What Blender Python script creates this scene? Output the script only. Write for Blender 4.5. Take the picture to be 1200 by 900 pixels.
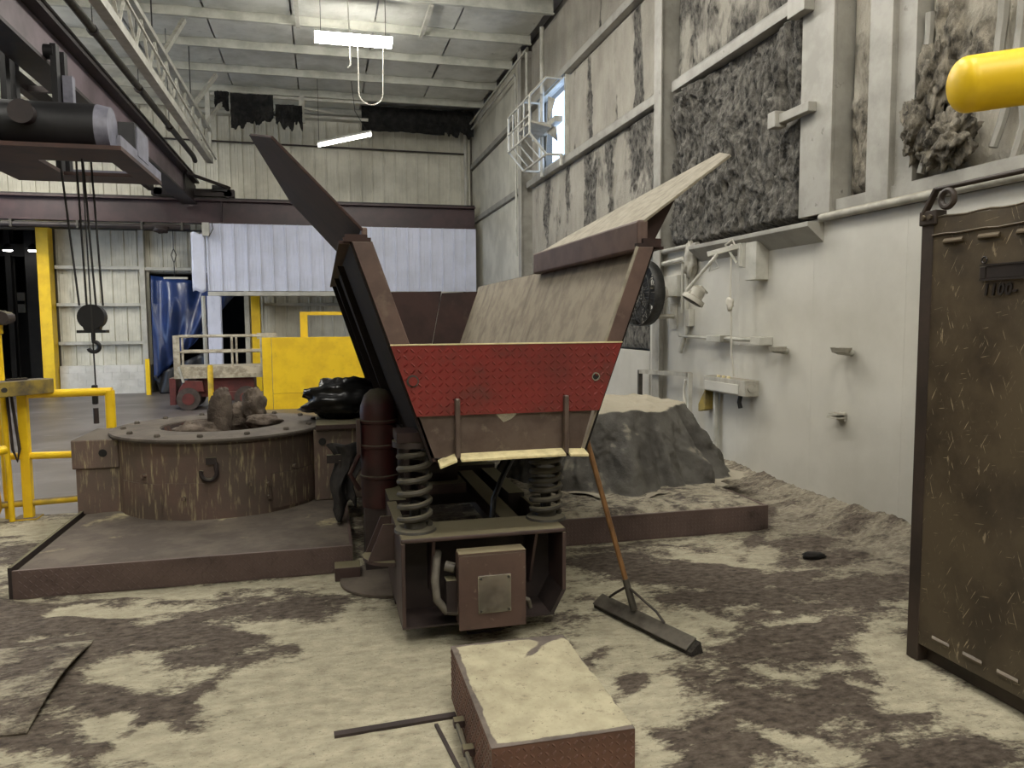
import bpy, math, random
import numpy as np
from mathutils import Vector, Matrix, Quaternion

for o in list(bpy.data.objects):
    bpy.data.objects.remove(o)
S = bpy.context.scene
COL = S.collection
PI = math.pi
rnd = random.Random(7)

# ------------------------------------------------------------------ camera
CAM_Z = 1.62
yaw, pitch, roll = math.radians(13.9), math.radians(-4.7), math.radians(-0.4)
fw = Vector((math.sin(yaw) * math.cos(pitch), math.cos(yaw) * math.cos(pitch), math.sin(pitch)))
rt = Vector((math.cos(yaw), -math.sin(yaw), 0))
up = rt.cross(fw)
rt2 = rt * math.cos(roll) + up * math.sin(roll)
up2 = up * math.cos(roll) - rt * math.sin(roll)
cd = bpy.data.cameras.new('camera')
cd.sensor_width = 36
cd.lens = 890 / 1200 * 36
cd.clip_start = 0.05
cam = bpy.data.objects.new('camera', cd)
COL.objects.link(cam)
cam.matrix_world = Matrix(((rt2.x, up2.x, -fw.x, 0), (rt2.y, up2.y, -fw.y, 0), (rt2.z, up2.z, -fw.z, CAM_Z), (0, 0, 0, 1)))
S.camera = cam

# ------------------------------------------------------------------ world (overcast daylight outside)
w = bpy.data.worlds.new('overcast')
S.world = w
w.use_nodes = True
w.node_tree.nodes['Background'].inputs[0].default_value = (0.50, 0.68, 1.0, 1)
w.node_tree.nodes['Background'].inputs[1].default_value = 3.6

S.view_settings.view_transform = 'Standard'
S.view_settings.look = 'None'
S.view_settings.gamma = 1
S.view_settings.use_curve_mapping = False
S.view_settings.exposure = 0.15
LAMP = 72.0            # radiance of the fluorescent diffusers
LAMP_COL = (1.0, 0.965, 0.88)

# ------------------------------------------------------------------ materials
def lin(c):
    return tuple((x / 255 / 12.92) if x / 255 <= 0.04045 else ((x / 255 + 0.055) / 1.055) ** 2.4 for x in c) + (1,)

def M(name, c1, c2=None, scale=4, lo=0.42, hi=0.62, rough=0.6, metal=0.0, bump=0.0, bscale=60, bdist=0.01,
      dust=None, dlo=0.5, dhi=0.95, dnoise=12, damp=0.7, stretch=(1, 1, 1), c3=None, s3=18, lo3=0.58, hi3=0.66, stretch3=(1, 1, 1), spec=0.5, detail=8, scr=None):
    m = bpy.data.materials.new(name)
    m.use_nodes = True
    nt = m.node_tree
    N, L = nt.nodes, nt.links
    b = N['Principled BSDF']
    b.inputs['Roughness'].default_value = rough
    b.inputs['Metallic'].default_value = metal
    b.inputs['Specular IOR Level'].default_value = spec
    geo = N.new('ShaderNodeNewGeometry')

    def noise(sc, st, det=detail):
        mp = N.new('ShaderNodeMapping')
        mp.inputs['Scale'].default_value = st
        L.new(geo.outputs['Position'], mp.inputs['Vector'])
        n = N.new('ShaderNodeTexNoise')
        n.inputs['Scale'].default_value = sc
        n.inputs['Detail'].default_value = det
        n.inputs['Roughness'].default_value = 0.62
        L.new(mp.outputs[0], n.inputs['Vector'])
        return n.outputs['Fac']

    def ramp(src, a, z):
        r = N.new('ShaderNodeMapRange')
        r.inputs['From Min'].default_value = a
        r.inputs['From Max'].default_value = z
        L.new(src, r.inputs['Value'])
        return r.outputs[0]

    def mix(fac, a, z):
        x = N.new('ShaderNodeMix')
        x.data_type = 'RGBA'
        L.new(fac, x.inputs[0])
        for s, i in ((a, 6), (z, 7)):
            if isinstance(s, tuple):
                x.inputs[i].default_value = s
            else:
                L.new(s, x.inputs[i])
        return x.outputs[2]
    col = lin(c1)
    if c2:
        col = mix(ramp(noise(scale, stretch), lo, hi), lin(c1), lin(c2))
    if c3:
        col = mix(ramp(noise(s3, stretch3), lo3, hi3), col, lin(c3))
    if scr:
        for rx, thr in ((0.5, 0.675), (-0.35, 0.68), (1.4, 0.69)):
            mp = N.new('ShaderNodeMapping')
            mp.vector_type = 'TEXTURE'
            mp.inputs['Rotation'].default_value = (rx, 0, 0)
            mp.inputs['Scale'].default_value = (1, 0.05, 0.8)
            L.new(geo.outputs['Position'], mp.inputs['Vector'])
            n = N.new('ShaderNodeTexNoise')
            n.inputs['Scale'].default_value = 7
            n.inputs['Detail'].default_value = 4
            L.new(mp.outputs[0], n.inputs['Vector'])
            col = mix(ramp(n.outputs['Fac'], thr, thr + 0.03), col, lin(scr))
    if dust:
        sx = N.new('ShaderNodeSeparateXYZ')
        L.new(geo.outputs['Normal'], sx.inputs[0])
        ad = N.new('ShaderNodeMath')
        ad.operation = 'MULTIPLY_ADD'
        L.new(noise(dnoise, (1, 1, 1)), ad.inputs[0])
        ad.inputs[1].default_value = damp
        L.new(sx.outputs['Z'], ad.inputs[2])
        f = ramp(ad.outputs[0], dlo + damp / 2, dhi + damp / 2)
        col = mix(f, col, lin(dust))
        rr = N.new('ShaderNodeMapRange')
        rr.inputs['To Min'].default_value = rough
        rr.inputs['To Max'].default_value = 0.95
        L.new(f, rr.inputs['Value'])
        L.new(rr.outputs[0], b.inputs['Roughness'])
    if isinstance(col, tuple):
        b.inputs['Base Color'].default_value = col
    else:
        L.new(col, b.inputs['Base Color'])
    if bump:
        bm = N.new('ShaderNodeBump')
        bm.inputs['Strength'].default_value = bump
        bm.inputs['Distance'].default_value = bdist
        L.new(noise(bscale, stretch, 5), bm.inputs['Height'])
        L.new(bm.outputs[0], b.inputs['Normal'])
    return m

def emit(name, col, strength):
    m = bpy.data.materials.new(name)
    m.use_nodes = True
    b = m.node_tree.nodes['Principled BSDF']
    b.inputs['Base Color'].default_value = (0.8, 0.8, 0.8, 1)
    b.inputs['Emission Color'].default_value = tuple(col) + (1,)
    b.inputs['Emission Strength'].default_value = strength
    return m

def masked(name, a1, a2, b1, b2, sa=6, sb=14, edge=0.08, nsc=22, namp=0.5, rough=0.85, bump=0.6, bscale=55, bdist=0.012, stretch=(1, 1, 1), speck=None, nsc2=0, namp2=0.0, grey=False):
    """two materials blended by the mesh attribute 'mask' with a ragged noise edge"""
    m = bpy.data.materials.new(name)
    m.use_nodes = True
    nt = m.node_tree
    N, L = nt.nodes, nt.links
    b = N['Principled BSDF']
    b.inputs['Roughness'].default_value = rough
    b.inputs['Specular IOR Level'].default_value = 0.3
    geo = N.new('ShaderNodeNewGeometry')
    mp = N.new('ShaderNodeMapping')
    mp.inputs['Scale'].default_value = stretch
    L.new(geo.outputs['Position'], mp.inputs['Vector'])

    def noise(sc, det=9, rg=0.65):
        n = N.new('ShaderNodeTexNoise')
        n.inputs['Scale'].default_value = sc
        n.inputs['Detail'].default_value = det
        n.inputs['Roughness'].default_value = rg
        L.new(mp.outputs[0], n.inputs['Vector'])
        return n.outputs['Fac']

    def mix(fac, a, z):
        x = N.new('ShaderNodeMix')
        x.data_type = 'RGBA'
        L.new(fac, x.inputs[0])
        for s, i in ((a, 6), (z, 7)):
            if isinstance(s, tuple):
                x.inputs[i].default_value = s
            else:
                L.new(s, x.inputs[i])
        return x.outputs[2]

    def rng(src, a, z):
        r = N.new('ShaderNodeMapRange')
        r.inputs['From Min'].default_value = a
        r.inputs['From Max'].default_value = z
        L.new(src, r.inputs['Value'])
        return r.outputs[0]
    at = N.new('ShaderNodeAttribute')
    at.attribute_name = 'mask'
    ma = N.new('ShaderNodeMath')
    ma.operation = 'MULTIPLY_ADD'
    L.new(noise(nsc), ma.inputs[0])
    ma.inputs[1].default_value = namp
    L.new(at.outputs['Fac'], ma.inputs[2])
    src = ma.outputs[0]
    if namp2:
        mb2 = N.new('ShaderNodeMath')
        mb2.operation = 'MULTIPLY_ADD'
        L.new(noise(nsc2), mb2.inputs[0])
        mb2.inputs[1].default_value = namp2
        L.new(src, mb2.inputs[2])
        src = mb2.outputs[0]
    mid = 0.5 + (namp + namp2) / 2
    f = rng(src, mid - edge, mid + edge)
    ca = mix(rng(noise(sa), 0.36, 0.66), lin(a1), lin(a2))
    if grey:
        ag = N.new('ShaderNodeAttribute')
        ag.attribute_name = 'grey'
        ca = mix(ag.outputs['Fac'], ca, mix(rng(noise(16), 0.38, 0.62), lin((152, 144, 126)), lin((112, 104, 92))))
    cb = mix(rng(noise(sb), 0.36, 0.66), lin(b1), lin(b2))
    cc = mix(f, ca, cb)
    if speck:
        cc = mix(rng(noise(19, 12, 0.78), 0.56, 0.70), cc, lin(tuple(int(0.45 * p + 0.55 * q) for p, q in zip(a2, speck))))
        cc = mix(rng(noise(60, 6, 0.75), 0.615, 0.66), cc, lin(speck))
    L.new(cc, b.inputs['Base Color'])
    bm = N.new('ShaderNodeBump')
    bm.inputs['Strength'].default_value = bump
    bm.inputs['Distance'].default_value = bdist
    L.new(noise(bscale, 6), bm.inputs['Height'])
    L.new(bm.outputs[0], b.inputs['Normal'])
    return m

MT = {}
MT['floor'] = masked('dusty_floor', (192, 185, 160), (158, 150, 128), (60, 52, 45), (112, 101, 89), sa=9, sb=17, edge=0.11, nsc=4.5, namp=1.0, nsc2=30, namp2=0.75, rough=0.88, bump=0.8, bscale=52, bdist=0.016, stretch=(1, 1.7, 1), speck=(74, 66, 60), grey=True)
MT['floor_grey'] = masked('grey_dust', (168, 160, 140), (132, 124, 108), (70, 63, 58), (100, 92, 84), sa=12, sb=14, edge=0.12, nsc=12, namp=1.3, rough=0.92, bump=0.9, bscale=36, bdist=0.02, stretch=(1, 1.4, 1), speck=(74, 66, 60))
MT['step_top'] = masked('step_top_dust', (180, 172, 144), (154, 146, 122), (88, 80, 74), (112, 102, 94), sa=9, sb=11, edge=0.06, nsc=14, namp=0.5, rough=0.85, bump=0.4, bscale=60, bdist=0.006, speck=(90, 80, 70))
MT['floor_back'] = M('back_concrete', (88, 82, 80), (112, 106, 104), 0.9, rough=0.42, bump=0.1, bscale=30, c3=(140, 136, 136), s3=1.2, lo3=0.62, hi3=0.75, stretch3=(0.5, 2.5, 1))
MT['fibre'] = masked('torn_insulation', (170, 165, 153), (146, 141, 130), (38, 37, 35), (126, 122, 114), sa=2.5, sb=16, edge=0.09, nsc=11, namp=0.6, rough=0.92, bump=0.9, bscale=34, bdist=0.03, stretch=(1, 1, 0.5))
MT['fibre_pale'] = masked('torn_pale_insulation', (190, 184, 170), (150, 144, 130), (58, 55, 50), (158, 150, 134), sa=3, sb=13, edge=0.1, nsc=11, namp=0.6, rough=0.92, bump=0.9, bscale=34, bdist=0.03, stretch=(1, 1, 0.5))
MT['fibre_black'] = M('black_fibre', (17, 17, 17), (40, 39, 37), 6, rough=0.95, bump=0.8, bscale=30, bdist=0.03)
MT['white_wall'] = M('painted_liner', (196, 193, 183), (178, 175, 164), 1.1, lo=0.4, hi=0.7, rough=0.5, bump=0.06, bscale=9, bdist=0.02, c3=(196, 190, 140), s3=0.9, lo3=0.66, hi3=0.8)
MT['white_steel'] = M('white_painted_steel', (188, 186, 176), (162, 160, 149), 3, rough=0.5, c3=(110, 105, 96), s3=9, lo3=0.68, hi3=0.75, dust=(150, 145, 130), dlo=0.6, dhi=1.0)
MT['wall_steel'] = M('wall_frame_paint', (160, 157, 148), (140, 137, 128), 3, rough=0.5, c3=(96, 92, 84), s3=9, lo3=0.66, hi3=0.74, dust=(130, 125, 113), dlo=0.6, dhi=1.0)
MT['hopper_shade'] = M('shaded_outer_skin', (34, 27, 25), (24, 20, 19), 4, rough=0.8, spec=0.2)  # shade on the hopper's outer sides put into a near-black colour
MT['panel'] = M('cream_wall_panel', (208, 205, 190), (184, 181, 166), 1.3, rough=0.5, c3=(130, 127, 114), s3=3.0, lo3=0.62, hi3=0.8, stretch3=(1, 1, 0.25))
MT['canopy'] = M('pale_blue_white_panel', (208, 212, 230), (196, 200, 216), 1.5, rough=0.45, c3=(150, 156, 178), s3=2.5, lo3=0.66, hi3=0.8, stretch3=(1, 1, 0.3))
MT['ceil'] = M('ceiling_insulation_facing', (214, 214, 206), (190, 190, 180), 1.6, rough=0.6, bump=0.25, bscale=5, bdist=0.05, c3=(80, 80, 74), s3=2.4, lo3=0.68, hi3=0.76)
MT['deck'] = M('roof_deck_metal', (190, 190, 196), (165, 165, 168), 2, rough=0.4, metal=0.3)
MT['purlin'] = M('galvanised_purlin', (190, 190, 180), (166, 166, 156), 3, rough=0.5)
MT['maroon'] = M('dark_maroon_steel', (66, 45, 47), (50, 34, 36), 2, rough=0.45, dust=(74, 62, 58))
MT['crane'] = M('crane_mauve_steel', (112, 98, 104), (84, 72, 76), 1.2, rough=0.5)
MT['crane_dark'] = M('crane_dark_steel', (46, 36, 34), (28, 23, 24), 3, rough=0.55)
MT['rust'] = M('trolley_brown_steel', (70, 46, 38), (50, 33, 29), 3, rough=0.6)
MT['black'] = M('black_hoist_paint', (16, 16, 18), (26, 25, 27), 4, rough=0.5)
MT['grey_end'] = M('hoist_end_cap', (120, 120, 132), (95, 95, 106), 4, rough=0.5)
MT['yellow'] = M('yellow_safety_paint', (244, 204, 30), (228, 186, 26), 3, rough=0.42, c3=(120, 96, 40), s3=12, lo3=0.68, hi3=0.74)
MT['yellow_dirty'] = M('grimy_yellow_paint', (222, 184, 40), (176, 150, 52), 6, rough=0.55, dust=(110, 98, 78), dlo=0.45, dhi=0.9)
MT['beam_grime'] = M('grimy_gate_beam', (150, 130, 60), (92, 82, 62), 5, lo=0.4, hi=0.6, rough=0.6, dust=(96, 88, 74), dlo=0.4, dhi=0.8)
MT['brown'] = M('brown_painted_steel', (76, 59, 55), (62, 49, 46), 4, rough=0.5, bump=0.05, bscale=90, dust=(112, 104, 80), dlo=0.55, dhi=0.95)
MT['brown_dark'] = M('dark_brown_steel', (52, 42, 40), (40, 33, 32), 4, rough=0.55, dust=(104, 98, 74), dlo=0.6, dhi=0.95)
MT['brown_in'] = M('frame_inside_brown', (58, 47, 44), (44, 36, 34), 4, rough=0.6)
MT['skirt'] = M('brown_tread_plate', (97, 80, 74), (82, 67, 62), 3, rough=0.55, c3=(56, 44, 40), s3=6, lo3=0.6, hi3=0.75)
MT['step'] = M('step_tread_plate', (106, 74, 60), (88, 62, 51), 4, rough=0.5)
MT['red'] = M('red_tread_plate', (124, 47, 43), (108, 45, 41), 3, rough=0.24, c3=(94, 54, 48), s3=6, lo3=0.55, hi3=0.75, spec=0.6)
MT['hopper_in'] = M('dusty_hopper_lining', (142, 132, 114), (120, 110, 95), 7, rough=0.8, bump=0.35, bscale=160, bdist=0.006, c3=(96, 86, 74), s3=2.5, lo3=0.56, hi3=0.75, stretch3=(0.4, 3, 0.6))
MT['wing'] = M('dust_coated_wing', (142, 135, 119), (120, 113, 98), 14, rough=0.85, bump=0.3, bscale=160, bdist=0.005)
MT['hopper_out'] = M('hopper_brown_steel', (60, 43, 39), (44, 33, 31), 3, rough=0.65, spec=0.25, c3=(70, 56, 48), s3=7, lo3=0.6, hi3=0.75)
MT['hopper_mid'] = M('brown_flange_steel', (98, 78, 70), (80, 63, 57), 5, rough=0.5, c3=(116, 100, 86), s3=9, lo3=0.6, hi3=0.75, dust=(132, 122, 104), dlo=0.6, dhi=1.0)
MT['front_low'] = M('worn_brown_front', (98, 84, 76), (80, 66, 60), 6, rough=0.4, metal=0.15, c3=(124, 112, 98), s3=10, lo3=0.58, hi3=0.72)
MT['lip'] = M('pale_dust_lip', (226, 212, 164), (206, 192, 146), 20, rough=0.9, bump=0.4, bscale=80)
MT['spring'] = M('dusty_spring_steel', (70, 66, 58), (52, 49, 43), 12, rough=0.6, dust=(104, 98, 82), dlo=0.4, dhi=0.9)
MT['box'] = M('junction_box_brown', (94, 74, 66), (80, 63, 57), 5, rough=0.42, c3=(124, 108, 96), s3=22, lo3=0.64, hi3=0.7, dust=(118, 108, 84), dlo=0.5, dhi=0.9)
MT['steel'] = M('worn_bright_steel', (190, 186, 172), (150, 146, 132), 10, rough=0.22, metal=0.8)
MT['hose'] = M('dusty_grey_hose', (104, 98, 88), (84, 79, 70), 9, rough=0.6)
MT['hose_black'] = M('black_rubber_hose', (24, 23, 22), rough=0.5)
MT['tank'] = M('stained_tank_steel', (98, 85, 75), (110, 90, 80), 3, rough=0.6, bump=0.2, bscale=30, c3=(168, 156, 122), s3=9, lo3=0.54, hi3=0.68, stretch3=(4.0, 4.0, 0.5), dust=(92, 84, 74), dlo=0.5, dhi=0.9)
MT['tank_top'] = M('dust_caked_ring', (96, 88, 78), (78, 70, 63), 6, rough=0.85, bump=0.4, bscale=40)
MT['refractory'] = M('burnt_refractory', (74, 64, 56), (116, 104, 92), 5, rough=0.95, bump=0.7, bscale=22, bdist=0.03)
MT['pit'] = M('scorched_pit', (44, 34, 30), (104, 62, 42), 6, lo=0.5, hi=0.7, rough=0.95, bump=0.7, bscale=20, bdist=0.03)
MT['plat_dark'] = M('dark_dust_deck', (82, 73, 65), (106, 96, 85), 3, rough=0.9, bump=0.3, bscale=25, c3=(172, 162, 126), s3=2.1, lo3=0.62, hi3=0.7)
MT['plat_pale'] = M('pale_dust_deck', (164, 156, 134), (126, 119, 102), 4, rough=0.95, bump=0.8, bscale=24, bdist=0.03, c3=(92, 85, 76), s3=7, lo3=0.57, hi3=0.68)
MT['tarp'] = M('grey_canvas', (96, 93, 87), (74, 71, 66), 4, rough=0.85, bump=0.5, bscale=30, bdist=0.015, dust=(158, 150, 132), dlo=0.62, dhi=0.9, dnoise=30, damp=0.2)
MT['bluetarp'] = M('blue_plastic_sheet', (34, 58, 112), (24, 42, 84), 1.2, rough=0.32, c3=(96, 116, 150), s3=1.6, lo3=0.64, hi3=0.78, stretch3=(1, 1, 0.4), spec=0.6)
MT['darktarp'] = M('dark_plastic_sheet', (32, 34, 42), (20, 21, 26), 2, rough=0.4)
MT['bag'] = M('black_plastic', (12, 12, 13), (22, 22, 22), 5, rough=0.28)
MT['cloth'] = M('dirty_black_cloth', (24, 22, 21), (50, 46, 42), 7, rough=0.9)
MT['drum'] = M('dark_red_drum', (58, 22, 21), (42, 20, 19), 5, rough=0.5, dust=(74, 68, 55), dlo=0.3, dhi=0.7)
MT['wood'] = M('worn_wood_handle', (130, 94, 56), (102, 72, 42), 14, rough=0.5, stretch=(4, 4, 0.6))
MT['broom'] = M('grey_broom_steel', (108, 102, 92), (86, 80, 72), 10, rough=0.5, metal=0.3)
MT['bristle'] = M('dark_bristles', (40, 37, 33), (62, 57, 50), 60, rough=0.95, bump=0.8, bscale=120)
MT['bin'] = M('scuffed_bin_steel', (88, 77, 60), (64, 55, 43), 2.6, rough=0.42, scr=(160, 146, 120), bump=0.08, bscale=20, c3=(146, 132, 108), s3=15, lo3=0.665, hi3=0.70, stretch3=(1, 1.5, 0.45), dust=(120, 110, 90), dlo=0.6, dhi=1.0, spec=0.55)
MT['bin_plain'] = M('bin_louvre_steel', (96, 84, 66), (80, 69, 54), 5, rough=0.45)
MT['bin_dark'] = M('dark_bin_steel', (62, 51, 43), (46, 38, 32), 3, rough=0.55)
MT['bin_plate'] = M('dark_name_plate', (44, 37, 34), (34, 29, 27), 6, rough=0.45)
MT['fan'] = M('black_fan_guard', (26, 26, 25), (52, 50, 46), 10, rough=0.6)
MT['grey_item'] = M('dusty_grey_fitting', (174, 170, 158), (150, 146, 134), 7, rough=0.65, dust=(140, 134, 120), dlo=0.5, dhi=0.9)
MT['red_lift'] = M('faded_red_lift', (110, 52, 48), (84, 42, 40), 4, rough=0.55, dust=(140, 116, 104), dlo=0.5, dhi=0.9)
MT['lift_rail'] = M('chipped_cream_rail', (196, 188, 168), (150, 140, 122), 8, rough=0.6)
MT['tyre'] = M('dusty_tyre', (84, 74, 68), (66, 58, 54), 8, rough=0.85)
MT['block'] = M('white_painted_block', (216, 214, 207), (196, 194, 186), 2.5, rough=0.7, bump=0.4, bscale=8, bdist=0.02)
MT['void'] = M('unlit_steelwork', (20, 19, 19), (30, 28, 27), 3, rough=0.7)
MT['lamp'] = emit('lit_diffuser', LAMP_COL, LAMP)
MT['lamp_dim'] = emit('lit_tube', LAMP_COL, 14.0)
MT['lamp_far'] = emit('far_lamp', (1, 0.97, 0.9), 20.0)
MT['housing'] = M('lamp_housing', (200, 200, 196), rough=0.5)
MT['rope'] = M('steel_rope', (34, 32, 30), rough=0.6)
MT['cord_white'] = M('white_cord', (196, 192, 180), rough=0.6)
MT['concrete'] = M('plain_shed_wall', (120, 116, 106), (98, 94, 86), 0.8, rough=0.8)

# ------------------------------------------------------------------ mesh helpers
LOC = {}

class MB:
    def __init__(s):
        s.v, s.f = [], []

    def add(s, vs, fs):
        n = len(s.v)
        s.v += [tuple(x) for x in vs]
        s.f += [tuple(i + n for i in q) for q in fs]
        return s

    def box(s, x0, x1, y0, y1, z0, z1):
        return s.add([(x0, y0, z0), (x1, y0, z0), (x1, y1, z0), (x0, y1, z0), (x0, y0, z1), (x1, y0, z1), (x1, y1, z1), (x0, y1, z1)],
                     [(0, 3, 2, 1), (4, 5, 6, 7), (0, 1, 5, 4), (1, 2, 6, 5), (2, 3, 7, 6), (3, 0, 4, 7)])

    def bar(s, p, q, wd, ht, upv=(0, 0, 1)):
        p, q, u = Vector(p), Vector(q), Vector(upv)
        d = (q - p).normalized()
        a = d.cross(u)
        if a.length < 1e-4:
            a = d.cross(Vector((1, 0, 0)))
        a.normalize()
        b = a.cross(d).normalized()
        a, b = a * wd / 2, b * ht / 2
        vs = [p - a - b, p + a - b, p + a + b, p - a + b, q - a - b, q + a - b, q + a + b, q - a + b]
        return s.add(vs, [(0, 1, 2, 3), (7, 6, 5, 4), (0, 4, 5, 1), (1, 5, 6, 2), (2, 6, 7, 3), (3, 7, 4, 0)])

    def tube(s, pts, r, n=8, closed=False):
        pts = [Vector(p) for p in pts]
        k = len(pts)
        rs = r if isinstance(r, (list, tuple)) else [r] * k
        ref = None
        vs, fs = [], []
        for i, p in enumerate(pts):
            if closed:
                t = pts[(i + 1) % k] - pts[i - 1]
            else:
                t = pts[min(i + 1, k - 1)] - pts[max(i - 1, 0)]
            t.normalize()
            if ref is None:
                ref = t.orthogonal().normalized()
            a = (ref - t * ref.dot(t)).normalized()
            ref = a
            b = t.cross(a)
            for j in range(n):
                th = 2 * PI * j / n
                vs.append(p + (a * math.cos(th) + b * math.sin(th)) * rs[i])
        for i in range(k if closed else k - 1):
            for j in range(n):
                i2 = (i + 1) % k
                fs.append((i * n + j, i * n + (j + 1) % n, i2 * n + (j + 1) % n, i2 * n + j))
        if not closed:
            fs.append(tuple(range(n - 1, -1, -1)))
            fs.append(tuple((k - 1) * n + j for j in range(n)))
        return s.add(vs, fs)

    def cyl(s, p, q, r, r2=None, n=24):
        return s.tube([p, q], [r, r if r2 is None else r2], n)

    def prism(s, poly, vec):
        poly = [Vector(p) for p in poly]
        vec = Vector(vec)
        n = len(poly)
        nv = Vector((0, 0, 0))
        for i in range(n):
            nv += (poly[i] - poly[0]).cross(poly[(i + 1) % n] - poly[0])
        if nv.dot(vec) > 0:
            poly.reverse()
        vs = poly + [p + vec for p in poly]
        fs = [tuple(range(n)), tuple(range(2 * n - 1, n - 1, -1))]
        fs += [(i, i + n, (i + 1) % n + n, (i + 1) % n) for i in range(n)]
        return s.add(vs, fs)

    def lathe(s, c, prof, n=32, a0=0, a1=2 * PI):
        full = abs(a1 - a0 - 2 * PI) < 1e-6
        k = n if full else n + 1
        vs, fs = [], []
        for (r, z) in prof:
            for j in range(k):
                a = a0 + (a1 - a0) * j / n
                vs.append((c[0] + r * math.cos(a), c[1] + r * math.sin(a), c[2] + z))
        for i in range(len(prof) - 1):
            for j in range(n):
                j2 = (j + 1) % k
                fs.append((i * k + j, i * k + j2, (i + 1) * k + j2, (i + 1) * k + j))
        return s.add(vs, fs)

    def grid(s, fn, nu, nv):
        vs = [fn(i / nu, j / nv) for j in range(nv + 1) for i in range(nu + 1)]
        fs = [(j * (nu + 1) + i, j * (nu + 1) + i + 1, (j + 1) * (nu + 1) + i + 1, (j + 1) * (nu + 1) + i) for j in range(nv) for i in range(nu)]
        return s.add(vs, fs)

    def build(s, name, mat, parent=None, smooth=False, bevel=0, solid=0, **kw):
        vs = np.array(s.v, dtype=float)
        lo, hi = vs.min(0), vs.max(0)
        c = Vector(((lo[0] + hi[0]) / 2, (lo[1] + hi[1]) / 2, lo[2] if parent is None else (lo[2] + hi[2]) / 2))
        me = bpy.data.meshes.new(name)
        me.from_pydata((vs - np.array(c)).tolist(), [], s.f)
        me.update()
        if smooth:
            me.polygons.foreach_set('use_smooth', [True] * len(me.polygons))
            me.set_sharp_from_angle(angle=math.radians(38))
        me.materials.append(MT[mat] if isinstance(mat, str) else mat)
        o = bpy.data.objects.new(name, me)
        return put(o, c, parent, bevel=bevel, solid=solid, **kw)

def put(o, loc, parent=None, bevel=0, solid=0, label=None, cat=None, group=None, kind=None):
    COL.objects.link(o)
    o.location = loc
    LOC[o.name] = Vector(loc)
    if parent is not None:
        o.parent = parent
        o.matrix_parent_inverse = Matrix.Translation(-LOC[parent.name])
    if solid:
        sm = o.modifiers.new('thickness', 'SOLIDIFY')
        sm.thickness = solid
        sm.offset = 0
    if bevel:
        bv = o.modifiers.new('edge', 'BEVEL')
        bv.width = bevel
        bv.segments = 2
        bv.limit_method = 'ANGLE'
    tag(o, label, cat, group, kind)
    return o

def tag(o, label=None, cat=None, group=None, kind=None):
    if label:
        o['label'] = label
    if cat:
        o['category'] = cat
    if group:
        o['group'] = group
    if kind:
        o['kind'] = kind
    return o

def thing(name, loc, label, cat, group=None):
    o = bpy.data.objects.new(name, None)
    o.empty_display_size = 0.1
    return put(o, Vector(loc), None, label=label, cat=cat, group=group)

def instance(src, loc, parent=None, name=None, **kw):
    o = bpy.data.objects.new(name or src.name.split('.')[0], src.data)
    for md in src.modifiers:
        n = o.modifiers.new(md.name, md.type)
        if md.type == 'BEVEL':
            n.width, n.segments, n.limit_method = md.width, md.segments, md.limit_method
    return put(o, Vector(loc), parent, **kw)

def copy_tree(root, delta, label=None):
    kids = [k for k in bpy.data.objects if k.parent == root]
    c = root.copy()
    COL.objects.link(c)
    c.location = root.location + Vector(delta)
    if label:
        c['label'] = label
    for k in kids:
        subs = [g for g in bpy.data.objects if g.parent == k]
        d = k.copy()
        COL.objects.link(d)
        d.parent = c
        for g in subs:
            e = g.copy()
            COL.objects.link(e)
            e.parent = d
    return c

# vectorised noise -------------------------------------------------------
def vnoise(x, y, seed=0):
    rs = np.random.RandomState(seed)
    T = rs.rand(256, 256)
    xi, yi = np.floor(x).astype(int), np.floor(y).astype(int)
    fx, fy = x - xi, y - yi
    fx, fy = fx * fx * (3 - 2 * fx), fy * fy * (3 - 2 * fy)
    g = lambda a, b: T[a % 256, b % 256]
    return (g(xi, yi) * (1 - fx) + g(xi + 1, yi) * fx) * (1 - fy) + (g(xi, yi + 1) * (1 - fx) + g(xi + 1, yi + 1) * fx) * fy

def fbm(x, y, oct=5, seed=0, gain=0.5):
    t, a, n = 0, 1.0, 0
    for i in range(oct):
        t = t + a * vnoise(x * 2 ** i + 17.3 * i, y * 2 ** i + 9.1 * i, seed + i)
        n += a
        a *= gain
    return t / n

def grid_obj(name, P, nu, nv, mask, mat, parent=None, smooth=True, flip=False, grey=None, **kw):
    """P: (nv+1)*(nu+1) x 3 array of points"""
    idx = np.arange((nu + 1) * (nv + 1)).reshape(nv + 1, nu + 1)
    q = np.stack([idx[:-1, :-1], idx[:-1, 1:], idx[1:, 1:], idx[1:, :-1]], -1).reshape(-1, 4)
    if flip:
        q = q[:, ::-1]
    lo, hi = P.min(0), P.max(0)
    c = Vector(((lo[0] + hi[0]) / 2, (lo[1] + hi[1]) / 2, lo[2] if parent is None else (lo[2] + hi[2]) / 2))
    me = bpy.data.meshes.new(name)
    me.from_pydata((P - np.array(c)).tolist(), [], q.tolist())
    if mask is not None:
        at = me.attributes.new('mask', 'FLOAT', 'POINT')
        at.data.foreach_set('value', np.ascontiguousarray(mask, dtype=np.float32).ravel())
    if grey is not None:
        at = me.attributes.new('grey', 'FLOAT', 'POINT')
        at.data.foreach_set('value', np.ascontiguousarray(grey, dtype=np.float32).ravel())
    if smooth:
        me.polygons.foreach_set('use_smooth', [True] * len(me.polygons))
    me.update()
    me.materials.append(MT[mat])
    o = bpy.data.objects.new(name, me)
    return put(o, c, parent, **kw)

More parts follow.
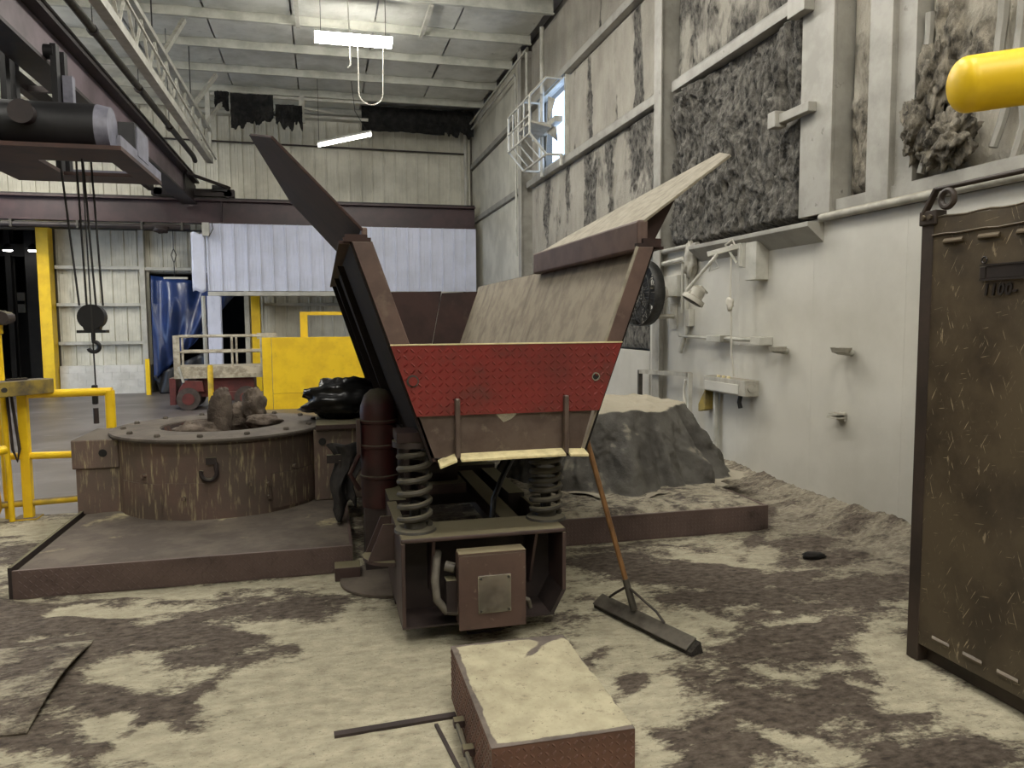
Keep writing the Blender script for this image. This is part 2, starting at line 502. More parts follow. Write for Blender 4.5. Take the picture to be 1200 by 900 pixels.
def treads(name, o, u, v, n, w0, inside, pitch, mat, parent, ln=0.028, wd=0.009, ht=0.0025):
    """raised lozenges of a tread plate over a w0[0] x w0[1] area, joined into one relief"""
    o, u, v, n = Vector(o), Vector(u).normalized(), Vector(v).normalized(), Vector(n).normalized()
    mb = MB()
    nu, nv = int(w0[0] / pitch), int(w0[1] / pitch)
    for i in range(nu + 1):
        for j in range(nv + 1):
            cu, cv = (i + 0.5) * pitch, (j + 0.5) * pitch
            if not inside(cu, cv):
                continue
            sg = 1 if (i + j) % 2 else -1
            a = (u + v * sg).normalized()
            b = n.cross(a)
            c = o + u * cu + v * cv
            A, B, Hh = a * ln / 2, b * wd / 2, n * ht
            vs = [c - A, c - A * 0.5 - B, c + A * 0.5 - B, c + A, c + A * 0.5 + B, c - A * 0.5 + B, c - A * 0.55 + Hh, c + A * 0.55 + Hh]
            mb.add(vs, [(0, 1, 6), (1, 2, 7, 6), (2, 3, 7), (3, 4, 7), (4, 5, 6, 7), (5, 0, 6)])
    return mb.build(name, mat, parent, kind='stuff')

def helix(c, r, h, turns, n=18):
    return [(c[0] + r * math.cos(2 * PI * t * turns), c[1] + r * math.sin(2 * PI * t * turns), c[2] + h * t) for t in [i / (turns * n) for i in range(int(turns * n) + 1)]]

def arc(c, r, a0, a1, n, ax='xz'):
    out = []
    for i in range(n + 1):
        a = a0 + (a1 - a0) * i / n
        p, q = r * math.cos(a), r * math.sin(a)
        out.append({'xz': (c[0] + p, c[1], c[2] + q), 'yz': (c[0], c[1] + p, c[2] + q), 'xy': (c[0] + p, c[1] + q, c[2])}[ax])
    return out

XR, YB, ZE, ZF = 4.12, 21.4, 7.12, -0.15     # right wall, back wall, eave height, back floor level

# ------------------------------------------------------------------ floors
DARK = [(-1.16,4.25,0.61,-0.16,-0.07,0.26), (-1.30,3.93,0.28,-0.07,-0.08,0.25), (-0.41,4.41,0.52,-0.14,-0.02,0.19), (-0.08,4.49,0.24,-0.07,-0.00,0.17), (-0.66,3.95,0.25,-0.07,-0.04,0.24), (-0.64,3.31,0.09,-0.02,-0.03,0.20), (-0.74,3.37,0.32,-0.08,-0.01,0.07), (-1.16,3.27,0.20,-0.05,-0.06,0.18), (-0.98,3.54,0.22,-0.06,-0.03,0.14), (2.47,4.00,0.54,-0.15,0.22,0.37), (2.36,4.32,0.37,-0.10,0.10,0.18), (2.02,4.48,0.37,-0.10,0.10,0.22), (2.38,3.36,0.30,-0.08,0.20,0.29), (1.75,3.03,0.23,-0.06,0.11,0.20), (1.79,2.57,0.40,-0.10,0.15,0.23), (1.34,2.49,0.16,-0.04,0.08,0.16), (3.21,3.80,0.30,-0.08,0.15,0.19), (2.26,2.81,0.18,-0.05,0.09,0.11), (2.16,2.22,0.24,-0.06,0.11,0.11), (1.32,3.06,0.09,-0.02,0.04,0.09), (1.80,4.68,0.22,-0.06,0.06,0.17), (3.29,4.68,0.23,-0.06,0.10,0.14), (3.36,4.35,0.33,-0.09,0.10,0.13), (-1.99,5.81,0.23,-0.06,-0.10,0.30), (-1.71,4.70,0.28,-0.08,-0.10,0.28), (-0.51,4.08,0.22,-0.06,-0.02,0.14)]
PALE = [(0.23,3.43,0.50,-0.13,0.06,0.79), (2.67,4.54,0.31,-0.08,0.12,0.20), (2.73,4.22,0.10,-0.03,0.07,0.12), (2.73,3.22,0.12,-0.03,0.19,0.23), (2.50,2.84,0.17,-0.04,0.09,0.11), (1.98,2.51,0.10,-0.03,0.06,0.08), (2.53,3.50,0.06,-0.02,0.04,0.06), (1.44,3.62,0.19,-0.05,0.12,0.31), (1.38,2.96,0.09,-0.02,0.10,0.21), (-1.00,3.76,0.15,-0.04,-0.03,0.13), (-0.71,3.09,0.19,-0.05,-0.03,0.14), (-0.40,3.56,0.14,-0.04,-0.01,0.11), (-0.94,4.88,0.36,-0.10,-0.02,0.10), (-0.26,4.12,0.18,-0.05,-0.01,0.11), (-2.14,6.64,0.33,-0.09,-0.11,0.34), (-0.14,3.00,0.39,-0.10,-0.01,0.26), (-1.24,4.57,0.14,-0.04,-0.02,0.08), (-1.77,4.98,0.10,-0.03,-0.03,0.08), (1.78,3.52,0.09,-0.02,0.07,0.14), (2.31,2.57,0.10,-0.03,0.05,0.06), (1.72,4.20,0.15,-0.04,0.06,0.14)]
DSTR = [(-0.91,3.05,-0.36,3.76), (-0.79,3.16,-0.49,3.62), (-0.22,2.79,-0.60,3.22), (-0.85,4.34,-0.28,4.59), (-1.33,4.03,-0.70,4.24), (1.19,3.32,1.45,3.63), (0.93,3.44,1.31,3.65), (1.77,3.31,2.40,3.00), (1.88,3.94,2.86,3.89), (1.70,2.80,2.12,2.48), (-0.20,3.83,-0.36,3.78), (-1.69,4.76,-1.02,4.79), (1.07,2.89,1.41,3.12), (3.64,5.60,2.68,4.45)]
PSTR = [(-1.47,3.80,-1.22,4.10), (-1.52,4.62,-0.28,4.50), (-1.18,4.87,0.07,4.87), (2.64,2.94,2.48,2.39), (1.62,2.61,1.86,2.36), (2.26,2.81,2.44,2.52), (-0.92,3.31,-0.52,3.55), (-0.89,3.91,-0.42,4.05), (2.55,4.67,2.70,4.18), (2.27,3.51,2.60,3.52), (1.98,3.71,2.05,3.40), (1.89,3.04,2.08,2.86), (1.14,2.67,1.25,2.46), (-1.53,4.29,-0.94,4.36), (1.71,2.46,1.86,2.30)]

def floor_patch(name, x0, x1, y0, y1, res, mat='floor', **kw):
    nu, nv = int((x1 - x0) / res), int((y1 - y0) / res)
    X, Y = np.meshgrid(np.linspace(x0, x1, nu + 1), np.linspace(y0, y1, nv + 1))
    m = 0.38 + 0.08 * np.clip(np.abs(X - 0.3) - 0.6, 0, 1)
    for lst, a in ((DARK, 0.36), (PALE, -0.30)):
        for (cx, cy, ax, ay, bx, by) in lst:
            det = ax * by - ay * bx
            dx, dy = X - cx, Y - cy
            p, q = (dx * by - dy * bx) / det, (ax * dy - ay * dx) / det
            m = m + a * np.exp(-(p * p + q * q) ** 1.6)
    m = m + 0.4 * np.clip((X - 0.15) / 0.2, 0, 1) * np.clip((1.3 - X) / 0.2, 0, 1) * np.clip((Y - 4.15) / 0.3, 0, 1)  # shade under the hopper painted into the dust mask
    jx, jy = 0.10 * (fbm(X * 4, Y * 4, 3, 401) - 0.5), 0.10 * (fbm(X * 4 + 9, Y * 4, 3, 402) - 0.5)
    for lst, a in ((DSTR, 0.34), (PSTR, -0.34)):
        for (ax, ay, bx, by) in lst:
            dx, dy = bx - ax, by - ay
            ll = dx * dx + dy * dy
            t = np.clip(((X + jx - ax) * dx + (Y + jy - ay) * dy) / ll, 0, 1)
            d2 = (X + jx - ax - t * dx) ** 2 + (Y + jy - ay - t * dy) ** 2
            m = m + a * np.exp(-d2 / 0.0022) * (1 - 0.6 * t)
    near_wall = np.clip((X - 3.1) / 0.9, 0, 1) * np.clip((Y - 3.4) / 0.8, 0, 1)
    m = m * (1 - 0.6 * near_wall) + 0.46 * 0.6 * near_wall
    wx = fbm(X * 1.5, Y * 1.5, 3, 5)
    n1 = fbm(X * 5 + 2 * wx, Y * 8 + 2 * wx, 5, 11)
    n2 = fbm(X * 14, Y * 20, 4, 21)
    m = np.clip(m + (n1 - 0.5) * 0.7, 0, 1)
    dusty = np.clip((m - 0.35) * 3, 0, 1)
    Z = dusty * (0.004 + 0.014 * n1) * np.clip(np.abs(X - 0.5) - 0.2, 0, 1) + 0.006 * (n2 - 0.5)
    Z = Z + near_wall * (0.04 * n1 + 0.03 * n2) + 0.13 * np.clip((X - 3.65) / 0.5, 0, 1) ** 1.5 * np.clip((Y - 3.2) / 1.2, 0, 1) * (0.55 + 0.5 * wx)
    Z = Z - 0.004
    P = np.stack([X, Y, Z], -1).reshape(-1, 3)
    gr_ = np.clip(near_wall * 1.1 + 0.5 * np.clip((X - 1.6) / 1.5, 0, 1) * np.clip((Y - 2.6) / 1.5, 0, 1) + 0.25 * np.clip((-X - 0.6), 0, 1), 0, 0.92)
    return grid_obj(name, P, nu, nv, m, mat, grey=gr_, **kw)

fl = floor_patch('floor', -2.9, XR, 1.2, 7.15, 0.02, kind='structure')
tag(fl, 'pale concrete floor smeared with dark foundry dust')
sl = MB().box(-10, 1.3, -5, 7.15, -0.5, -0.03).box(1.3, XR, -5, 10, -0.5, -0.03)
sl.build('floor_slab', MT['plat_dark'], fl)
fp = floor_patch('dusty_edge', -10, -2.9, 1.2, 7.15, 0.12, parent=fl)
fq = floor_patch('dusty_edge', -10, XR, -5, 1.2, 0.15, parent=fl)
fr = floor_patch('dusty_edge', 1.3, XR, 7.15, 10, 0.04, parent=fl)
MB().box(-14, 4.3, 7.0, 34, -0.6, ZF).build('floor_back', 'floor_back', kind='structure', label='dark grey worn concrete floor of the rear bay')

# ------------------------------------------------------------------ back wall
wb = MB()
wb.box(-10, 4.3, 21.46, 21.7, 4.0, 7.4).box(-6.72, -4.35, 21.46, 21.7, ZF, 4.0).box(-4.35, -1.93, 21.46, 21.7, 2.92, 4.0).box(-1.93, 4.3, 21.46, 21.7, ZF, 4.0)
wall_back = wb.build('wall_back', 'concrete', kind='structure', label='rear wall clad in ribbed cream metal panels')

def rib_panel(h, wd=0.305):
    """ribbed sheet, local coordinates, faces -Y"""
    pr = [(0, 0), (0.012, -0.03), (0.045, -0.03), (0.057, 0), (0.13, 0), (0.135, -0.004), (0.15, -0.004), (0.155, 0), (0.21, 0), (0.215, -0.004), (0.23, -0.004), (0.235, 0), (wd, 0)]
    n = len(pr)
    vs = [(x, y, 0) for x, y in pr] + [(x, y, h) for x, y in pr]
    fs = [(i, i + 1, i + 1 + n, i + n) for i in range(n - 1)]
    return vs, fs

PM = {}
def panel_row(x0, x1, y, z0, z1, mat, parent, name='wall_panel'):
    key = (round(z1 - z0, 3), mat)
    if key not in PM:
        vs, fs = rib_panel(z1 - z0)
        me = bpy.data.meshes.new(name)
        me.from_pydata(vs, [], fs)
        me.materials.append(MT[mat])
        PM[key] = me
    x = x0
    while x < x1 - 0.05:
        o = bpy.data.objects.new(name, PM[key])
        put(o, (x, y + rnd.uniform(-0.004, 0.004), z0), parent)
        x += 0.305

panel_row(-9.6, XR - 0.2, YB, 4.05, 7.3, 'panel', wall_back)
panel_row(-6.45, -4.5, YB, 0.57, 4.0, 'panel', wall_back)
panel_row(-4.32, -2.0, YB, 2.95, 4.0, 'panel', wall_back)
panel_row(-1.9, XR - 0.2, YB, ZF, 4.0, 'panel', wall_back)
for zz in (3.05, 2.12, 1.15):
    MB().box(-6.45, -4.4, YB - 0.16, YB - 0.03, zz - 0.04, zz + 0.04).build('girt', 'white_steel', wall_back)
MB().box(-4.4, -2.0, YB - 0.16, YB - 0.03, 2.99, 3.07).build('girt', 'white_steel', wall_back)
MB().box(-4.5, -4.38, YB - 0.2, YB, ZF, 4.0).build('jamb', 'white_steel', wall_back)
MB().box(-2.0, -1.88, YB - 0.2, YB, ZF, 4.0).build('jamb', 'white_steel', wall_back)
for zz in (2.12, 0.95):
    MB().box(-1.5, XR - 0.15, YB - 0.16, YB - 0.03, zz - 0.04, zz + 0.04).build('girt', 'white_steel', wall_back)
MB().box(0.58, 0.66, YB - 0.2, YB, ZF, 2.4).build('jamb', 'white_steel', wall_back)
bk = None
for r in range(4):
    for c in range(6):
        xa = -6.45 + c * 0.4 - (0.2 if r % 2 else 0)
        xb = min(xa + 0.397, -4.42)
        xa = max(xa, -6.45)
        if xb - xa < 0.1:
            continue
        full = abs(xb - xa - 0.397) < 1e-3
        if full and bk:
            instance(bk, ((xa + xb) / 2, YB - 0.1, ZF + r * 0.183 + 0.0895), wall_back, 'block')
        else:
            o = MB().box(xa, xb, YB - 0.18 , YB - 0.02, ZF + r * 0.183, ZF + r * 0.183 + 0.182).build('block', 'block', wall_back, bevel=0.003)
            if full:
                bk = o
# top rail, thin rod and corner conduit
MB().box(-3.2, 1.2, YB - 0.3, YB - 0.05, 6.98, 7.08).build('head_channel', 'white_steel', wall_back)
MB().tube([(-5.05, YB - 0.12, 6.33), (XR - 0.1, YB - 0.12, 6.27)], 0.022, 6).build('thin_rod', 'crane_dark', wall_back)
MB().tube([(XR - 0.14, YB - 0.12, ZF), (XR - 0.14, YB - 0.12, 6.9)], 0.05, 8).build('corner_pipe', 'white_steel', wall_back, smooth=True)
# yellow door posts
yp = MB().box(-6.74, -6.47, YB - 0.45, YB - 0.1, ZF, 4.0)
yp.build('door_post', 'yellow', bevel=0.01, label='tall yellow steel door post beside the dark bay opening', cat='post')
MB().box(-1.80, -1.58, YB - 0.6, YB - 0.3, ZF, 2.36).build('door_post', 'yellow', bevel=0.01, label='yellow steel post below the pale panel canopy, right of the scissor lift', cat='post')

# rear dark bay behind the wall
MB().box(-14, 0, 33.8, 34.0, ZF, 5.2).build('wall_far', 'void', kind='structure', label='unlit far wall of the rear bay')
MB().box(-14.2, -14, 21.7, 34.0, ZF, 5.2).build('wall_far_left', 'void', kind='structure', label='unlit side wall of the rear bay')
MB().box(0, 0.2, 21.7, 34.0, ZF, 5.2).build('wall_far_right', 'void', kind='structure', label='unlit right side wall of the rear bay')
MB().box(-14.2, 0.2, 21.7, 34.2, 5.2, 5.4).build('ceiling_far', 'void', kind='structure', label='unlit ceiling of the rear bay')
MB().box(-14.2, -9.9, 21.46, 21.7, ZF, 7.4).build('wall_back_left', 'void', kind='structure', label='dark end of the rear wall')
wf = thing('lit_siding', (-8.8, 26.5, ZF), 'pale lit siding glimpsed between the dark columns of the rear bay', 'siding')
for (xa, xb, za, zb) in ((-9.24, -8.92, 2.0, 2.62), (-8.66, -8.3, 1.9, 3.05)):
    o = MB().box(xa, xb, 26.5, 26.6, za, zb).build('siding_sheet', 'white_wall', wf)
    MB().box(xa, xb, 26.44, 26.5, (za + zb) / 2 - 0.05, (za + zb) / 2 + 0.05).build('girt', 'void', o)
MB().box(-9.3, -8.2, 26.55, 26.7, ZF, 2.0).build('siding_base', 'void', wf)
for i, (xa, xb, ya, lab) in enumerate(((-8.15, -7.78, 24.4, 'broad black steel column in the dark bay nearest the yellow door post'), (-8.72, -8.58, 24.6, 'slim black steel column in the dark bay left of the broad one'), (-7.6, -7.5, 24.0, 'thin black pipe column right behind the yellow door post'))):
    t = thing('dark_column', ((xa + xb) / 2, ya, ZF), lab, 'column', 'columns in the dark bay')
    MB().box(xa, xb, ya, ya + 0.04, ZF, 5.15).build('front_flange', 'void', t)
    MB().box((xa + xb) / 2 - 0.03, (xa + xb) / 2 + 0.03, ya + 0.04, ya + 0.3, ZF, 5.15).build('web', 'void', t)
    MB().box(xa, xb, ya + 0.3, ya + 0.34, ZF, 5.15).build('back_flange', 'void', t)
MB().bar((-12, 24.8, 3.75), (-6.9, 24.8, 3.75), 0.3, 0.35).build('cross_beam', 'void', label='dark cross beam spanning the rear bay', cat='beam')
for i, (x, lab) in enumerate(((-8.42, 'small bright lamp in the dark bay, left one'), (-7.8, 'small bright lamp in the dark bay, right one beside the yellow post'))):
    t = thing('bay_lamp', (x, 24.0, 3.7), lab, 'lamp', 'lamps in the dark bay')
    MB().lathe((x, 24.0, 3.66), [(0.0, 0.0), (0.10, 0.0), (0.12, 0.03)], 16).build('lens', 'lamp_far', t, smooth=True)
    MB().lathe((x, 24.0, 3.66), [(0.12, 0.03), (0.14, 0.1), (0.05, 0.2), (0.012, 0.22), (0.012, 1.54)], 16).build('housing', 'void', t, smooth=True)

# ------------------------------------------------------------------ right wall
wr = MB()
OY0, OY1, OZ0, OZ1 = 12.85, 14.55, 4.47, 5.88
wr.box(4.32, 4.45, -5, OY0, ZF - 0.4, 7.4).box(4.32, 4.45, OY1, 21.7, ZF - 0.4, 7.4).box(4.32, 4.45, OY0, OY1, ZF - 0.4, OZ0).box(4.32, 4.45, OY0, OY1, OZ1, 7.4)
wall_right = wr.build('wall_right', 'concrete', kind='structure', label='right side wall with white liner panels and torn insulation above')
# lower liner sheets, one per seam
for (ya, yb, za, zb) in ((-5, 2.2, 0, 2.44), (2.2, 4.705, 0, 2.44), (4.705, 5.785, 0, 2.44), (5.785, 6.995, 0, 2.44), (6.995, 9.16, 0, 2.44), (9.17, 15.4, 0, 1.22)):
    MB().box(XR, XR + 0.06, ya, yb, za - 0.1, zb).build('liner_sheet', 'white_wall', wall_right, bevel=0.0025)
for (ya, yb) in ((15.45, 16.9), (16.9, 18.4), (18.4, 19.9), (19.9, 21.4)):
    for (za, zb) in ((ZF, 2.5), (2.5, 4.32), (4.48, 5.82), (5.98, 7.2)):
        MB().box(XR + 0.06, XR + 0.1, ya + 0.004, yb - 0.004, za, zb).build('cladding_sheet', 'panel', wall_right)
# girts (horizontal) and columns
def girt(ya, yb, z, parent=wall_right):
    m = MB().box(XR, XR + 0.02, ya, yb, z - 0.05, z + 0.05).box(XR, XR + 0.2, ya, yb, z - 0.06, z - 0.045).box(XR, XR + 0.2, ya, yb, z + 0.045, z + 0.06)
    return m.build('girt', 'wall_steel', parent)
for ya, yb in ((15.5, 21.3), (8.9, 15.3), (6.0, 8.6), (-5, 4.9)):
    girt(ya, yb, 4.40)
for ya, yb in ((15.5, 21.3), (8.9, 15.3), (6.0, 8.6)):
    girt(ya, yb, 5.92)
def ibeam_y(yc, d, b, z0, z1, x0=4.0, name='column'):
    m = MB().box(x0, x0 + 0.02, yc - b / 2, yc + b / 2, z0, z1).box(x0 + 0.02, x0 + d, yc - 0.012, yc + 0.012, z0, z1).box(x0 + d, x0 + d + 0.02, yc - b / 2, yc + b / 2, z0, z1)
    return m.build(name, 'wall_steel', wall_right, bevel=0.003)
ibeam_y(15.4, 0.28, 0.22, ZF, 7.1)
ibeam_y(8.78, 0.28, 0.20, 0.0, 7.1, 4.02)
MB().box(4.06, 4.09, 5.52, 5.94, 2.5, 7.1).build('column_face', 'wall_steel', wall_right, bevel=0.004)
MB().box(4.09, 4.3, 5.52, 5.56, 2.5, 7.1).box(4.09, 4.3, 5.90, 5.94, 2.5, 7.1).build('column_return', 'wall_steel', wall_right)
MB().box(4.08, 4.11, 4.88, 5.12, 2.5, 7.1).build('stud', 'wall_steel', wall_right, bevel=0.004)
MB().box(4.11, 4.3, 4.88, 4.92, 2.5, 7.1).box(4.11, 4.3, 5.08, 5.12, 2.5, 7.1).build('stud_return', 'wall_steel', wall_right)
MB().box(4.13, 4.3, 4.70, 4.88, 2.5, 7.1).build('filler_strip', 'wall_steel', wall_right)
# cleats bolted to the column
cl = MB().box(3.98, 4.06, 5.72, 6.2, 3.36, 3.44).box(3.94, 4.06, 6.14, 6.26, 3.33, 3.47)
cl.build('bracket_bar', 'wall_steel', wall_right, bevel=0.005)
MB().box(3.96, 4.06, 5.78, 6.02, 4.2, 4.4).build('cleat', 'wall_steel', wall_right, bevel=0.005)
# ledge and conduit at the top of the liner
MB().prism([(XR, 5.66, 2.44), (XR - 0.16, 5.66, 2.44), (XR - 0.16, 5.66, 2.40), (XR, 5.66, 2.27)], (0, 2.15, 0)).build('sloped_ledge', 'wall_steel', wall_right, bevel=0.004)
MB().tube([(XR - 0.05, 7.8, 2.46), (XR - 0.05, 9.4, 2.46)], 0.03, 10).build('conduit', 'wall_steel', wall_right, smooth=True)
MB().tube([(XR - 0.04, 5.65, 2.47), (XR - 0.04, 0.5, 2.47)], 0.035, 10).build('conduit', 'grey_item', wall_right, smooth=True)
MB().box(XR - 0.015, XR + 0.2, -5, 5.5, 2.50, 2.60).build('sill_flange', 'wall_steel', wall_right)
MB().box(XR, XR + 0.2, 5.5, 8.7, 2.44, 2.47).build('sill_flange', 'wall_steel', wall_right)

def shag(name, y0, y1, z0, z1, res, mfun, amp, seed, base=4.25, bulge=0.03, mat='fibre', **kw):
    nu, nv = max(4, int((y1 - y0) / res)), max(4, int((z1 - z0) / res))
    Y, Z = np.meshgrid(np.linspace(y0, y1, nu + 1), np.linspace(z0, z1, nv + 1))
    wx = fbm(Y * 2.2, Z * 1.6, 4, seed)
    wy = fbm(Y * 2.2 + 40, Z * 1.6, 4, seed + 3)
    n = fbm(Y * 2.6 + 2.0 * wx, Z * 1.2 + 2.0 * wy, 4, seed + 5)
    m = np.clip(mfun(Y, Z) + (n - 0.5) * 0.75, 0, 1)
    rid = 1 - np.abs(2 * fbm(Y * 6 + 3.5 * wx, Z * 3.2 + 3 * wy, 5, seed + 9, 0.55) - 1)
    big = fbm(Y * 2.0 + wx, Z * 1.4, 3, seed + 13)
    fac = np.clip((m - 0.42) * 6, 0, 1)
    edge = np.minimum(np.minimum(Y - y0, y1 - Y), np.minimum(Z - z0, z1 - Z))
    ed = np.clip(edge / 0.06, 0, 1)
    d = bulge * fbm(Y * 1.3, Z * 0.6, 3, seed + 17) * 2 * (1 - fac) + fac * (amp * (rid ** 1.5) * 0.75 + amp * (big - 0.45) * 1.4 - 0.01)
    d = d + 0.014 * np.exp(-((m - 0.42) / 0.05) ** 2)
    X = base - np.clip(d, -0.02, 0.25) * ed
    P = np.stack([X, Y, Z], -1).reshape(-1, 3)
    return grid_obj(name, P, nu, nv, m, mat, wall_right, flip=True, **kw)

def streaks(base, lst, zt=None):
    def f(Y, Z):
        m = np.full_like(Y, base)
        for (yc, wdt, a) in lst:
            yy = yc + 0.12 * (fbm(Z * 1.3, Z * 0 + yc, 3, 31) - 0.5)
            m = m + a * np.exp(-((Y - yy) / wdt) ** 2)
        if zt:
            m = m + zt[1] * np.clip((zt[0] - Z), 0, 1)
        return m
    return f
shag('insulation_sheet', 8.9, 15.3, 5.98, 7.15, 0.05, streaks(0.10, [(11.3, 0.06, 0.5), (13.0, 0.05, 0.35), (9.4, 0.15, 0.4)]), 0.06, 101)
shag('insulation_sheet', 8.9, 12.82, 4.46, 5.86, 0.03, streaks(0.12, [(11.72, 0.12, 0.62), (9.83, 0.18, 0.72), (9.2, 0.15, 0.35), (12.5, 0.05, 0.35), (10.6, 0.05, 0.3)], (4.9, 0.25)), 0.07, 111)
shag('insulation_sheet', 14.58, 15.3, 4.46, 5.86, 0.05, streaks(0.1, []), 0.05, 121)
shag('insulation_sheet', 8.9, 15.3, 2.5, 4.34, 0.03, streaks(0.29, [(14.1, 0.22, 0.36), (12.9, 0.1, 0.25), (11.8, 0.28, 0.48), (10.8, 0.15, 0.3), (9.7, 0.5, 0.42)], (3.2, 0.2)), 0.09, 131)
shag('insulation_sheet', 9.2, 15.3, 1.24, 2.5, 0.05, streaks(0.6, []), 0.09, 141)
shag('insulation_sheet', 5.96, 8.66, 4.46, 7.0, 0.03, streaks(0.56, [(8.1, 0.2, -0.15), (7.0, 0.4, 0.15)]), 0.10, 151)
shag('insulation_sheet', 5.96, 8.66, 2.48, 4.34, 0.017, streaks(0.80, [(8.35, 0.08, 0.1)]), 0.17, 161)
shag('insulation_sheet', 5.14, 5.50, 2.62, 7.0, 0.02, lambda Y, Z: 0.48 + 0.4 * np.clip((3.42 - Z) * 4, 0, 1), 0.10, 171, mat='fibre_pale')
shag('insulation_sheet', 1.0, 4.68, 2.62, 4.34, 0.02, lambda Y, Z: 0.05 + 0.75 * np.exp(-((Y - 4.45) / 0.20) ** 2) * np.clip((Z - 2.7) * 5, 0, 1) + 0.3 * np.exp(-((Y - 4.1) / 0.1) ** 2) + 0.5 * np.exp(-((Y - 4.2) / 0.1) ** 2 - ((Z - 3.4) / 0.2) ** 2), 0.16, 181, mat='fibre_pale')
MB().box(4.24, 4.3, -5, 1.0, 2.62, 7.1).box(4.24, 4.3, 1.0, 4.68, 4.46, 7.1).build('insulation_backing', 'white_wall', wall_right)
for (ya, za, lg) in ((4.62, 3.75, 1.1), (4.02, 3.6, 0.9), (3.88, 3.55, 1.0)):
    pts = [(4.17 + 0.02 * math.sin(i * 1.3), ya + 0.03 * math.sin(i * 0.9), za - lg * i / 8) for i in range(9)]
    MB().tube(pts, [0.035 - 0.001 * i for i in range(9)], 7).build('peeled_strip', 'wall_steel', wall_right, smooth=True)

def clump(name, c, r, seed, mat, parent=None, sc=(1, 1, 1), rough=0.5, freq=2.2, n=40, **kw):
    """crumpled lump: sphere pushed in and out by layered noise"""
    th, ph = np.meshgrid(np.linspace(0, 2 * PI, n * 2 + 1), np.linspace(0.0, PI, n + 1))
    d = np.stack([np.sin(ph) * np.cos(th), np.sin(ph) * np.sin(th), np.cos(ph)], -1)
    h = fbm(d[..., 0] * freq + 7, d[..., 1] * freq + 3 * d[..., 2] + 5, 5, seed, 0.55)
    h2 = 1 - np.abs(2 * fbm(d[..., 2] * freq * 1.5 + 3, d[..., 0] * freq + d[..., 1] * 2 + 8, 4, seed + 2) - 1)
    rr = r * (1 + rough * (h - 0.5) * 1.6 + rough * 0.5 * (h2 - 0.5))
    P = (np.array(c) + d * rr[..., None] * np.array(sc)).reshape(-1, 3)
    return grid_obj(name, P, n * 2, n, np.full(len(P), 0.85), mat, parent, **kw)
clump('torn_batt', (4.13, 4.60, 2.98), 0.17, 3, 'fibre_pale', wall_right, (0.6, 0.8, 1.1), 1.0, 3.0)
clump('torn_batt', (4.12, 4.38, 2.82), 0.15, 5, 'fibre_pale', wall_right, (0.6, 1.1, 1.0), 1.1, 3.0)
clump('torn_batt', (4.13, 4.50, 3.25), 0.13, 9, 'fibre_pale', wall_right, (0.6, 0.8, 1.6), 1.1, 3.0)

# ------------------------------------------------------------------ other walls (behind and left of the camera)
MB().box(-10.2, 4.45, -5.2, -5.0, -0.5, 7.4).build('wall_front', 'concrete', kind='structure', label='plain shed wall behind the camera')
MB().box(-10.2, -10.0, -5.0, 12.0, -0.5, 7.4).box(-10.2, -10.0, 17.4, 21.5, -0.5, 7.4).box(-10.2, -10.0, 12.0, 17.4, 4.2, 7.4).build('wall_left', 'concrete', kind='structure', label='plain left shed wall with an open roller door')

# ------------------------------------------------------------------ ceiling
ceil = MB().box(-10.2, 4.45, -5.2, 21.7, 7.36, 7.5).build('ceiling', 'deck', kind='structure', label='metal roof deck with pale insulation between purlins')
PY = [20.9, 19.45, 17.95, 16.42, 14.92, 13.4]
for y in PY:
    m = MB().box(-10, XR, y - 0.01, y + 0.01, 7.05, 7.3).box(-10, XR, y - 0.07, y + 0.01, 7.04, 7.055).box(-10, XR, y - 0.01, y + 0.08, 7.29, 7.31)
    m.build('purlin', 'purlin', ceil)
for y in (11.5, 9.5, 7.0, 4.5, 2.0, -0.5, -3):
    MB().box(-10, XR, y - 0.04, y + 0.04, 7.05, 7.3).build('purlin', 'purlin', ceil)
for k in range(5):
    ya, yb = PY[k + 1] + 0.02, PY[k] - 0.02
    for i in range(9):
        xa = -9.4 + i * 1.5
        xb = xa + 1.47
        if k == 0 and xa > 0.2:
            continue
        sg = rnd.uniform(0.01, 0.05)
        def fn(u, v, xa=xa, xb=xb, ya=ya, yb=yb, sg=sg):
            return (xa + (xb - xa) * u, ya + (yb - ya) * v, 7.215 - sg * math.sin(PI * v) * (0.6 + 0.4 * math.sin(PI * u)) - 0.01 * math.sin(9 * u + k))
        MB().grid(fn, 8, 8).build('insulation_batt', 'ceil', ceil, smooth=True)
rb = None
for i in range(22):
    x = -1.6 + i * 0.27
    if rb is None:
        rb = MB().prism([(x, 11.6, 7.36), (x + 0.03, 11.6, 7.30), (x + 0.09, 11.6, 7.30), (x + 0.12, 11.6, 7.36)], (0, 1.75, 0)).build('deck_rib', 'deck', ceil)
    else:
        instance(rb, LOC[rb.name] + Vector((i * 0.27, 0, 0)), ceil, 'deck_rib')
# flange braces on purlins
for (p, q) in (((-2.45, 14.1, 6.15), (-2.25, 14.92, 6.98)), ((-2.45, 17.2, 6.15), (-2.1, 17.95, 6.98)), ((-2.45, 18.7, 6.1), (-2.05, 19.45, 6.98)), ((-0.3, 13.4, 7.03), (-0.3, 14.9, 7.03)), ((1.95, 13.4, 7.03), (1.95, 14.9, 7.03))):
    MB().bar(p, q, 0.07, 0.07).build('flange_brace', 'white_steel', ceil)
